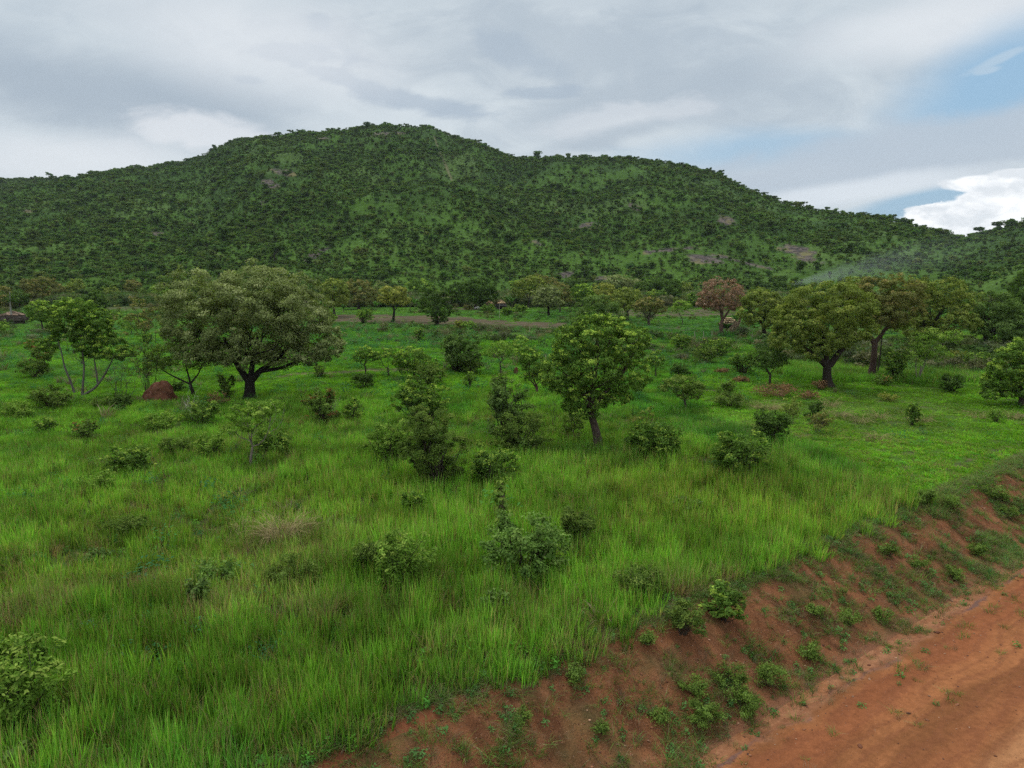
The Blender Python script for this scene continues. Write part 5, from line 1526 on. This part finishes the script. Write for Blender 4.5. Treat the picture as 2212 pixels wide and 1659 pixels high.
def grass():
    rng = np.random.default_rng(42)
    PR = []
    for s in range(5): PR.append(blade_clump(s, 24, .26, .38, 1.18, .034, .16, .12))                    # 0-4 tall, upright
    for s in range(3): PR.append(blade_clump(10 + s, 28, .26, .5, 1.0, .028, .42, .07, .18))            # 5-7 tufts, arching
    for s in range(3): PR.append(blade_clump(20 + s, 44, .24, .4, 1.15, .014, .5, .75, .25))             # 8-10 dry
    for s in range(3): PR.append(herb_clump(30 + s, 42, .24, .42, .11, .05))                            # 11-13 herbs
    for s in range(4): PR.append(blade_clump(40 + s, 52, .60, .45, 1.10, .042, .16, .08))                # 14-17 wide, for distance
    for s in range(3): PR.append(blade_clump(50 + s, 60, .62, .5, 1.0, .075, .45, .08))                 # 18-20 wider
    Ps, Rs, Ss, Ks, Ts = [], [], [], [], []
    def ring(d0, d1, dens, big, extra):
        amax = math.atan(.80)
        n = int(dens * (d1 ** 2 - d0 ** 2) * amax)
        r = np.sqrt(rng.uniform(d0 ** 2, d1 ** 2, n)); a = rng.uniform(-amax, amax, n)
        x = r * np.sin(a); y = r * np.cos(a)
        s, t = st(x, y)
        wob = (fbm(s * .6, s * 0 + 8, 71, 3) - .5) * 1.4
        keep = t > .15 + wob
        x, y, s, t = x[keep], y[keep], s[keep], t[keep]
        h, c, soil, dry, lawn = zones(x, y)
        clump = fbm(x * 1.3, y * 1.3, 73, 3)
        keep = (rng.random(len(x)) > soil * .93) & (rng.random(len(x)) < .35 + 1.3 * sstep(clump, .3, .62) + .3 * lawn)
        x, y, h, c, dry, lawn, t, clump = [q[keep] for q in (x, y, h, c, dry, lawn, t, clump)]
        n = len(x)
        u = rng.random(n) * 1.6
        if big == 0:
            k = rng.integers(0, 5, n)
            k = np.where(u < .16, rng.integers(5, 8, n), k)
            k = np.where(rng.random(n) < .05 + dry * .40, rng.integers(8, 11, n), k)
            k = np.where((rng.random(n) < .05 + .10 * sstep(fbm(x * .3, y * .3, 75, 2), .55, .7)), rng.integers(11, 14, n), k)
        else:
            k = rng.integers(14, 18, n) if big == 1 else rng.integers(18, 21, n)
        hh = h * rng.uniform(.8, 1.2, n) * (.8 + .4 * clump)
        hh = hh * (1 - .35 * sstep(t, 1.2, .2))
        wd = np.clip(.75 + hh * .3, .7, 1.1) * rng.uniform(.8, 1.2, n)
        wd = wd * (1 + .4 * (lawn > .5))
        herb = (k >= 11) & (k < 14)
        big_ = fbm(x * .35, y * .35, 77, 3)
        tint = c * rng.uniform(.72, 1.28, (n, 1)) * (.70 + .60 * sstep(clump * .4 + big_ * .6, .3, .7)[:, None])
        tint = np.where(((k >= 8) & (k < 11))[:, None], c * .4 + np.array([.10, .13, .03]), tint)
        Ps.append(np.stack([x, y, height(x, y)], 1))
        Rs.append(np.stack([rng.normal(size=n) * .08, rng.normal(size=n) * .08, rng.random(n) * 6.283], 1))
        Ss.append(np.stack([wd, wd, np.where(herb, np.clip(hh * 1.1, .25, 1.3), hh)], 1))
        Ks.append(k); Ts.append(tint)
    ring(12.5, 30, 22, 0, 0)
    ring(30, 56, 13, 0, 0)
    ring(56, 95, 4.2, 1, 0)
    ring(95, 150, 2.2, 1, 0)
    ring(150, 260, .7, 2, 0)
    P, R, S, K, T_ = [np.concatenate(q) for q in (Ps, Rs, Ss, Ks, Ts)]
    print('grass instances', len(P))
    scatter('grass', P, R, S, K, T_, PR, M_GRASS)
    # low turf and weeds creeping over the bank
    n = 80000
    s = rng.uniform(-12, 75, n); t = rng.uniform(-6.5, .9, n)
    x = RO[0] + s * ES[0] + t * EN[0]; y = RO[1] + s * ES[1] + t * EN[1]
    m = fbm(x * 1.1, y * 1.1, 81, 4); m2 = fbm(x * .35, y * .35, 83, 3)
    pr = .75 * sstep(m, .48, .68) * (.25 + .8 * sstep(m2, .40, .62)) + .45 * sstep(t, -.3, .5) + .05
    pr = pr * sstep(t, -4.3, -3.4) + .02 * (t > -4) + .012 * (t <= -4)
    pr = pr * (1 + .5 * sstep(s, 28, 45))
    keep = rng.random(n) < pr * .75
    x, y, t, s = x[keep], y[keep], t[keep], s[keep]; n = len(x)
    k = np.where(rng.random(n) < .22, rng.integers(3, 6, n), rng.integers(0, 3, n))
    k = np.where(rng.random(n) < .25, 6, k)
    PB = [blade_clump(90 + i, 34, .16, .12, .34, .014, 1.1, .15, .3) for i in range(3)] + [herb_clump(95 + i, 30, .15, .17, .075, .04) for i in range(3)] + [blade_clump(99, 26, .15, .1, .45, .008, 1.2, 1.0, .5)]
    z = height(x, y)
    sc1 = rng.uniform(.55, 1.35, n)
    tint = np.array([.165, .265, .060]) * rng.uniform(.7, 1.3, (n, 1))
    tint = np.where((k == 6)[:, None], tint * .0 + np.array([.14, .22, .05]), tint)
    scatter('bank_turf', np.stack([x, y, z], 1), np.stack([rng.normal(size=n) * .2, rng.normal(size=n) * .2, rng.random(n) * 6.28], 1),
            np.stack([sc1, sc1, sc1 * rng.uniform(.7, 1.3, n)], 1), k, tint, PB, M_GRASS)


grass()


def hill_z(az, r):
    i = np.clip((az - AZ[0]) / (AZ[1] - AZ[0]), 0, len(AZ) - 1.001); j = np.interp(r, RR, np.arange(len(RR)))
    i0 = i.astype(int); j0 = np.clip(j.astype(int), 0, len(RR) - 2); fi = i - i0; fj = j - j0
    g = lambda A: (A[i0, j0] * (1 - fi) * (1 - fj) + A[i0 + 1, j0] * fi * (1 - fj) + A[i0, j0 + 1] * (1 - fi) * fj + A[i0 + 1, j0 + 1] * fi * fj)
    return g(HZ), g(HQ), g(HROCK), g(HTRAIL)


def hill_protos():
    out = []
    specs = [(0, 0), (0, 1), (0, 2), (0, 0), (1, 3), (1, 1), (1, 0)]
    pal = [((.038, .074, .018), (.118, .190, .040)), ((.052, .096, .020), (.140, .220, .044)), ((.072, .108, .028), (.175, .240, .065)), ((.032, .060, .018), (.094, .150, .036))]
    for i, (ty, pc) in enumerate(specs):
        rng = np.random.default_rng(700 + i); g = Geo()
        d, l = pal[pc]; d = np.array(d); l = np.array(l)
        nl = 8 if ty == 0 else 7
        n = 300
        lob = []
        for k in range(nl):
            a = rng.random() * 6.28; rr = rng.uniform(0, .38)
            if ty == 0: lob.append((np.array([math.cos(a) * rr, math.sin(a) * rr, rng.uniform(.3, .75)]), rng.uniform(.18, .30)))
            else: lob.append((np.array([math.cos(a) * rr * 1.2, math.sin(a) * rr * 1.2, rng.uniform(.68, .9)]), rng.uniform(.14, .24)))
        idx = rng.integers(0, nl, n)
        dd = unit(rng.normal(size=(n, 3)) + np.array([0, 0, .4]))
        P = np.array([lob[q][0] for q in idx]) + dd * np.array([lob[q][1] for q in idx])[:, None] * rng.uniform(.6, 1.1, (n, 1)) * np.array([1, 1, .75])
        N = unit(dd * .6 + np.array([0, 0, .5]) + rng.normal(size=(n, 3)) * .5)
        v = np.clip(rng.random((n, 1)) * .6 + .4 * rng.random(nl)[idx][:, None], 0, 1)
        g.leaves(P, N, rng.uniform(.13, .2, n), rng.uniform(.09, .13, n), d + (l - d) * v, rng)
        tr = Geo()
        g.tube(curved((0, 0, -.15), (0, 0, .62), rng, 4, .03), [.035, .028, .022, .016], (.09, .075, .06), 4)
        if ty == 1:
            for q in lob[:4]:
                g.tube(curved((0, 0, .4), q[0], rng, 3, .05), [.02, .014, .008], (.09, .075, .06), 3)
        out.append(g.mesh('hill_tree_shape'))
    return out


def hillside():
    rng = np.random.default_rng(9)
    PR = hill_protos()
    n = 430000
    amax = math.radians(43)
    r = np.sqrt(rng.uniform(300 ** 2, 1450 ** 2, n)); a = rng.uniform(-amax, amax, n)
    z, q, rock, trail = hill_z(a, r)
    x = r * np.sin(a); y = r * np.cos(a)
    px, py = proj(x, y, z)
    nz = fbm(x * .012, y * .012, 91, 5, .6); nz2 = fbm(x * .045, y * .045, 92, 3)
    left = sstep(px, 1300, 500)
    dens = .24 + .80 * sstep(nz * .6 + nz2 * .4, .42 - .06 * left, .60) + .25 * left + .25 * sstep(q, .8, 1.0)
    dens = dens * (1 - .85 * rock) * (1 - .95 * trail)
    bare = np.zeros(n)
    for cx, cy, rx, ry in ((600, 375, 70, 22), (1480, 545, 150, 22), (1700, 545, 70, 22), (130, 540, 110, 14), (1300, 560, 150, 20)):
        bare = np.maximum(bare, sstep(np.hypot((px - cx) / rx, (py - cy) / ry), 1.2, .5))
    dens = dens * (1 - .6 * bare)
    keep = (rng.random(n) < dens * .62) & (q < 1.05) & (q > -.02)
    x, y, z, r, q, nz, px, py, left = [v[keep] for v in (x, y, z, r, q, nz, px, py, left)]
    n = len(x)
    size = rng.lognormal(0, .50, n) * 1.35
    size = np.clip(size * (1 + .3 * sstep(q, .9, 1)), 0.7, 7)
    size = np.where(rng.random(n) < .03, size * 1.6 + 1, size)
    k = rng.integers(0, 4, n); k = np.where(rng.random(n) < .25, rng.integers(4, 7, n), k)
    # crest trees
    m = 420
    ac = rng.uniform(-amax, amax, m)
    ok = fbm(ac * 60, ac * 0, 95, 3) > .40
    ac = ac[ok]
    pxc = 1106 + FPX * np.tan(ac) * (math.cos(PITCH) + .06)
    Rc = np.interp(ac, AZ, HR) + rng.normal(size=len(ac)) * 8 - 6
    zc, qc, _, _ = hill_z(ac, Rc)
    xc = Rc * np.sin(ac); yc = Rc * np.cos(ac); mc = len(ac)
    sizec = np.clip(rng.lognormal(0, .32, mc) * 3.5, 2.0, 7.0)
    kc = np.where(rng.random(mc) < .65, rng.integers(4, 7, mc), rng.integers(0, 4, mc))
    # ones that show largest become trees of their own
    app = size / r
    big = np.argsort(-app)[:120]
    vis = np.argsort(-(sizec / Rc))[:170]
    def one(x_, y_, z_, s_, k_, lab, grp, nm):
        o = bpy.data.objects.new(nm, PR[k_])
        C.objects.link(o); o.location = (x_, y_, z_); w = s_ * rng.uniform(.9, 1.3)
        o.scale = (w, w, s_); o.rotation_euler = (0, 0, rng.random() * 6.28)
        tag(o, lab, 'tree', grp)
    for p in PR:
        if not p.materials: p.materials.append(M_LEAF)
    for i in big:
        one(x[i], y[i], z[i], size[i], int(k[i]), 'small dark green tree on the wooded slope of the hill', 'trees on the slope of the hill', 'hillside_tree')
    for i in vis:
        one(xc[i], yc[i], zc[i], sizec[i], int(kc[i]), 'small tree silhouetted on the crest of the hill', 'trees on the crest of the hill', 'crest_tree')
    rest = np.ones(n, bool); rest[big] = False
    restc = np.ones(mc, bool); restc[vis] = False
    X = np.concatenate([x[rest], xc[restc]]); Y = np.concatenate([y[rest], yc[restc]]); Z = np.concatenate([z[rest], zc[restc]])
    S = np.concatenate([size[rest], sizec[restc]]); K = np.concatenate([k[rest], kc[restc]])
    N = len(X); w = S * rng.uniform(.95, 1.5, N)
    tint = rng.uniform(.95, 1.6, (N, 1)) * np.stack([rng.uniform(.85, 1.2, N), np.ones(N), rng.uniform(.85, 1.15, N)], 1)
    print('hill instances', N)
    scatter('hillside_woodland', np.stack([X, Y, Z], 1), np.stack([X * 0, X * 0, rng.random(N) * 6.28], 1), np.stack([w, w, S], 1), K, tint, PR, M_LEAF)
    PU = []
    for i in range(6):
        g = Geo(); rg_ = np.random.default_rng(800 + i); m_ = 620
        lo = [(np.array([rg_.uniform(-.38, .38), rg_.uniform(-.38, .38), rg_.uniform(.15, .75)]), rg_.uniform(.10, .24)) for _ in range(13)]
        ix = rg_.integers(0, 13, m_); dd = unit(rg_.normal(size=(m_, 3)) + np.array([0, 0, .3]))
        P_ = np.array([lo[q][0] for q in ix]) + dd * np.array([lo[q][1] for q in ix])[:, None] * rg_.uniform(.4, 1.2, (m_, 1))
        P_[:, 2] = np.abs(P_[:, 2])
        cd, cl = [((.030, .068, .016), (.105, .180, .042)), ((.050, .090, .022), (.150, .220, .055)), ((.075, .090, .040), (.170, .190, .090))][i % 3]
        v_ = rg_.random((m_, 1)) * .6 + .4 * rg_.random(13)[ix][:, None]
        g.leaves(P_, unit(dd * .5 + np.array([0, 0, .5]) + rg_.normal(size=(m_, 3)) * .5), rg_.uniform(.07, .12, m_), rg_.uniform(.035, .055, m_), np.array(cd) + (np.array(cl) - np.array(cd)) * v_, rg_)
        for _ in range(6):
            g.tube(curved((0, 0, -.1), lo[rg_.integers(13)][0], rg_, 4, .08), [.016, .012, .009, .006], (.12, .10, .075), 3)
        PU.append(g.mesh('scrub_shape'))
    # scrub: plain in front of the hill, grey thicket at right, clumps along the far field
    n = 46000
    r = np.sqrt(rng.uniform(95 ** 2, 360 ** 2, n)); a = rng.uniform(-amax, amax, n)
    x = r * np.sin(a); y = r * np.cos(a); z = height(x, y)
    px, py = proj(x, y, z)
    nz = fbm(x * .03, y * .03, 96, 4); nz3 = fbm(x * .12, y * .12, 97, 3)
    d = np.zeros(n)
    d = np.maximum(d, (py < 664) * .95 * sstep(nz, .30, .45))
    d = np.maximum(d, (py < 690) * (px < 700) * .55 * sstep(nz3, .42, .6))
    thick = poly_mask(px, py, [(1640, 738), (2260, 742), (2260, 822), (1900, 812), (1660, 800)])
    d = np.maximum(d, thick * 1.2 * (.5 + sstep(nz3, .38, .6)))
    d = np.maximum(d, poly_mask(px, py, [(1330, 728), (1660, 728), (1660, 810), (1330, 800)]) * .6 * sstep(nz3, .40, .58))
    d = np.maximum(d, poly_mask(px, py, [(900, 712), (1330, 716), (1330, 790), (900, 770)]) * .35 * sstep(nz3, .45, .62))
    d = np.maximum(d, (py < 740) * .16 * sstep(nz3, .48, .65))
    soil = zones(x, y)[2]
    keep = (rng.random(n) < d * .8) & (soil < .5)
    x, y, z, px, py, r, thick = [v[keep] for v in (x, y, z, px, py, r, thick)]; n = len(x)
    S = rng.lognormal(0, .4, n) * np.where(py < 664, 2.6, np.where(thick, 1.5, 1.0)); S = np.clip(S, .4, 5)
    w = S * rng.uniform(1.0, 1.8, n); k = rng.integers(0, 4, n)
    tint = rng.uniform(.85, 1.5, (n, 1)) * np.stack([rng.uniform(.9, 1.3, n), np.ones(n), rng.uniform(.9, 1.2, n)], 1)
    scatter('undergrowth', np.stack([x, y, z - S * .12], 1), np.stack([x * 0, x * 0, rng.random(n) * 6.28], 1), np.stack([w, w, S], 1), rng.integers(0, 6, n), tint, PU, M_LEAF)


hillside()


def field_weeds():
    rng = np.random.default_rng(77)
    PW = [herb_clump(200 + i, 70, .5, .75, .12, .05) for i in range(3)] + [herb_clump(210 + i, 90, .5, .6, .10, .035) for i in range(3)] + \
         [blade_clump(220 + i, 40, .25, .4, 1.0, .03, .8, .9, .3) for i in range(2)]
    n = 34000
    amax = math.atan(.8)
    r = np.sqrt(rng.uniform(18 ** 2, 170 ** 2, n)); a = rng.uniform(-amax, amax, n)
    x = r * np.sin(a); y = r * np.cos(a)
    s, t = st(x, y)
    nz = fbm(x * .09, y * .09, 301, 4); nz2 = fbm(x * .5, y * .5, 302, 3)
    h, c, soil, dry, lawn = zones(x, y)
    d = .04 + .55 * sstep(nz * .6 + nz2 * .4, .48, .62)
    px, py = proj(x, y, x * 0)
    lf = sstep(py, 900, 840) * (px < 1400)
    d = (d + .10 * lf) * (1 - .55 * np.clip(lawn, 0, 1) * (1 - lf)) * (1 - soil)
    keep = (rng.random(n) < d) & (t > 1.0)
    x, y, r, dry = x[keep], y[keep], r[keep], dry[keep]; n = len(x)
    k = rng.integers(0, 6, n); k = np.where(rng.random(n) < .08 + dry * .25, rng.integers(6, 8, n), k)
    S = rng.lognormal(0, .35, n) * .62 * (1 + .5 * sstep(r, 60, 120))
    base = np.array([[.080, .200, .045], [.060, .160, .050], [.130, .270, .040]])[rng.integers(0, 3, n)]
    tint = base * rng.uniform(.7, 1.3, (n, 1))
    tint = np.where((k >= 6)[:, None], np.array([.13, .22, .05]) * rng.uniform(.7, 1.2, (n, 1)), tint)
    w = S * rng.uniform(.9, 1.5, n)
    print('weeds', n)
    scatter('field_weeds', np.stack([x, y, height(x, y)], 1), np.stack([x * 0, x * 0, rng.random(n) * 6.28], 1), np.stack([w, w, S], 1), k, tint, PW, M_LEAF)


field_weeds()


def gravel():
    rng = np.random.default_rng(5)
    PG = []
    for i in range(4):
        g = Geo(); th = np.arange(6) * math.pi / 3
        rings = [np.stack([np.cos(th) * r * rng.uniform(.8, 1.2, 6), np.sin(th) * r * rng.uniform(.8, 1.2, 6), np.full(6, z)], 1) for r, z in ((.7, -.2), (1, .15), (.6, .5), (.1, .58))]
        Q = [(k * 6 + j, k * 6 + (j + 1) % 6, k * 6 + 6 + (j + 1) % 6, k * 6 + 6 + j) for k in range(3) for j in range(6)]
        g.add(np.concatenate(rings), Q, np.array([(.30, .13, .07), (.20, .08, .045), (.42, .24, .15), (.14, .07, .05)][i]))
        PG.append(g.mesh('stone_shape'))
    n = 26000
    s = rng.uniform(-10, 60, n); t = rng.uniform(-13, .2, n)
    keep = rng.random(n) < (.25 + .75 * sstep(t, -5.5, -3.5)) * (.3 + fbm(s * .7, t * 1.5, 411, 3))
    s, t = s[keep], t[keep]; n = len(s)
    x = RO[0] + s * ES[0] + t * EN[0]; y = RO[1] + s * ES[1] + t * EN[1]
    S = rng.lognormal(0, .5, n) * .014
    scatter('gravel', np.stack([x, y, height(x, y)], 1), np.stack([rng.normal(size=n) * .3, rng.normal(size=n) * .3, rng.random(n) * 6.28], 1), np.stack([S * rng.uniform(.8, 1.6, n), S, S], 1),
            rng.integers(0, 4, n), np.ones((n, 3)) * rng.uniform(.7, 1.3, (n, 1)), PG, M_DRY)


gravel()


# ------------------------------------------------------------------ smoke and air
def box(name, lo, hi):
    (x0, y0, z0), (x1, y1, z1) = lo, hi
    V = [(x0, y0, z0), (x1, y0, z0), (x1, y1, z0), (x0, y1, z0), (x0, y0, z1), (x1, y0, z1), (x1, y1, z1), (x0, y1, z1)]
    Q = [(3, 2, 1, 0), (4, 5, 6, 7), (0, 1, 5, 4), (1, 2, 6, 5), (2, 3, 7, 6), (3, 0, 4, 7)]
    return make_mesh(name, np.array(V, float), np.array(Q))


def smoke():
    base = at(1716, 648); x0, y0, z0 = base
    m = bpy.data.materials.new('drifting_smoke'); m.use_nodes = True
    T = NT(m.node_tree)
    g = T.n('ShaderNodeNewGeometry'); sp = T.n('ShaderNodeSeparateXYZ'); T.link(g.outputs['Position'], sp.inputs[0])
    dx = T.math('SUBTRACT', sp.outputs[0], x0); dz = T.math('SUBTRACT', sp.outputs[2], z0); dy = T.math('SUBTRACT', sp.outputs[1], y0)
    dxp = T.math('MAXIMUM', dx, 0.0)
    cz = T.math('ADD', 6.8, T.math('MULTIPLY', dxp, .22))
    rad = T.math('ADD', 1.0, T.math('MULTIPLY', dxp, .15))
    a = T.math('DIVIDE', T.math('SUBTRACT', dz, cz), rad); b = T.math('DIVIDE', dy, T.math('MULTIPLY', rad, 1.5))
    rr = T.math('SQRT', T.math('ADD', T.math('MULTIPLY', a, a), T.math('MULTIPLY', b, b)))
    nz = T.noise(g.outputs['Position'], .09, 4, .6, .6)
    rr = T.math('ADD', rr, T.math('MULTIPLY', T.math('SUBTRACT', nz, .5), 1.6))
    den = T.math('MULTIPLY', T.sstep(rr, 1.25, .2), T.math('EXPONENT', T.math('MULTIPLY', dxp, -1 / 17.0)))
    den = T.math('ADD', T.math('MULTIPLY', den, .055), T.math('MULTIPLY', T.math('MULTIPLY', T.sstep(rr, 1.3, .1), T.math('EXPONENT', T.math('MULTIPLY', dxp, -1 / 26.0))), .0030))
    den = T.math('MULTIPLY', den, T.sstep(dx, -2.5, 0))
    v = T.n('ShaderNodeVolumePrincipled'); v.inputs['Color'].default_value = (.86, .91, .97, 1); T.link(den, v.inputs['Density'])
    v.inputs['Anisotropy'].default_value = .2
    o = T.n('ShaderNodeOutputMaterial'); T.link(v.outputs[0], o.inputs['Volume'])
    me = box('smoke', (x0 - 4, y0 - 28, z0 + .5), (x0 + 150, y0 + 28, z0 + 62))
    tag(link('smoke', me, m), 'thin bluish smoke drifting right over the far trees', 'smoke', kind='stuff')


def haze():
    m = bpy.data.materials.new('humid_air'); m.use_nodes = True
    T = NT(m.node_tree)
    v = T.n('ShaderNodeVolumePrincipled'); v.inputs['Color'].default_value = (.80, .90, 1.0, 1)
    v.inputs['Density'].default_value = HAZE; v.inputs['Anisotropy'].default_value = .3
    o = T.n('ShaderNodeOutputMaterial'); T.link(v.outputs[0], o.inputs['Volume'])
    me = box('haze', (-9000, -9000, float(HZ.min()) - 12), (9000, 9000, float(HZ.max()) + 14))
    tag(link('haze', me, m), 'thin humid air over the plain and hill', 'haze', kind='stuff')


HAZE = 0.00005
smoke()
haze()
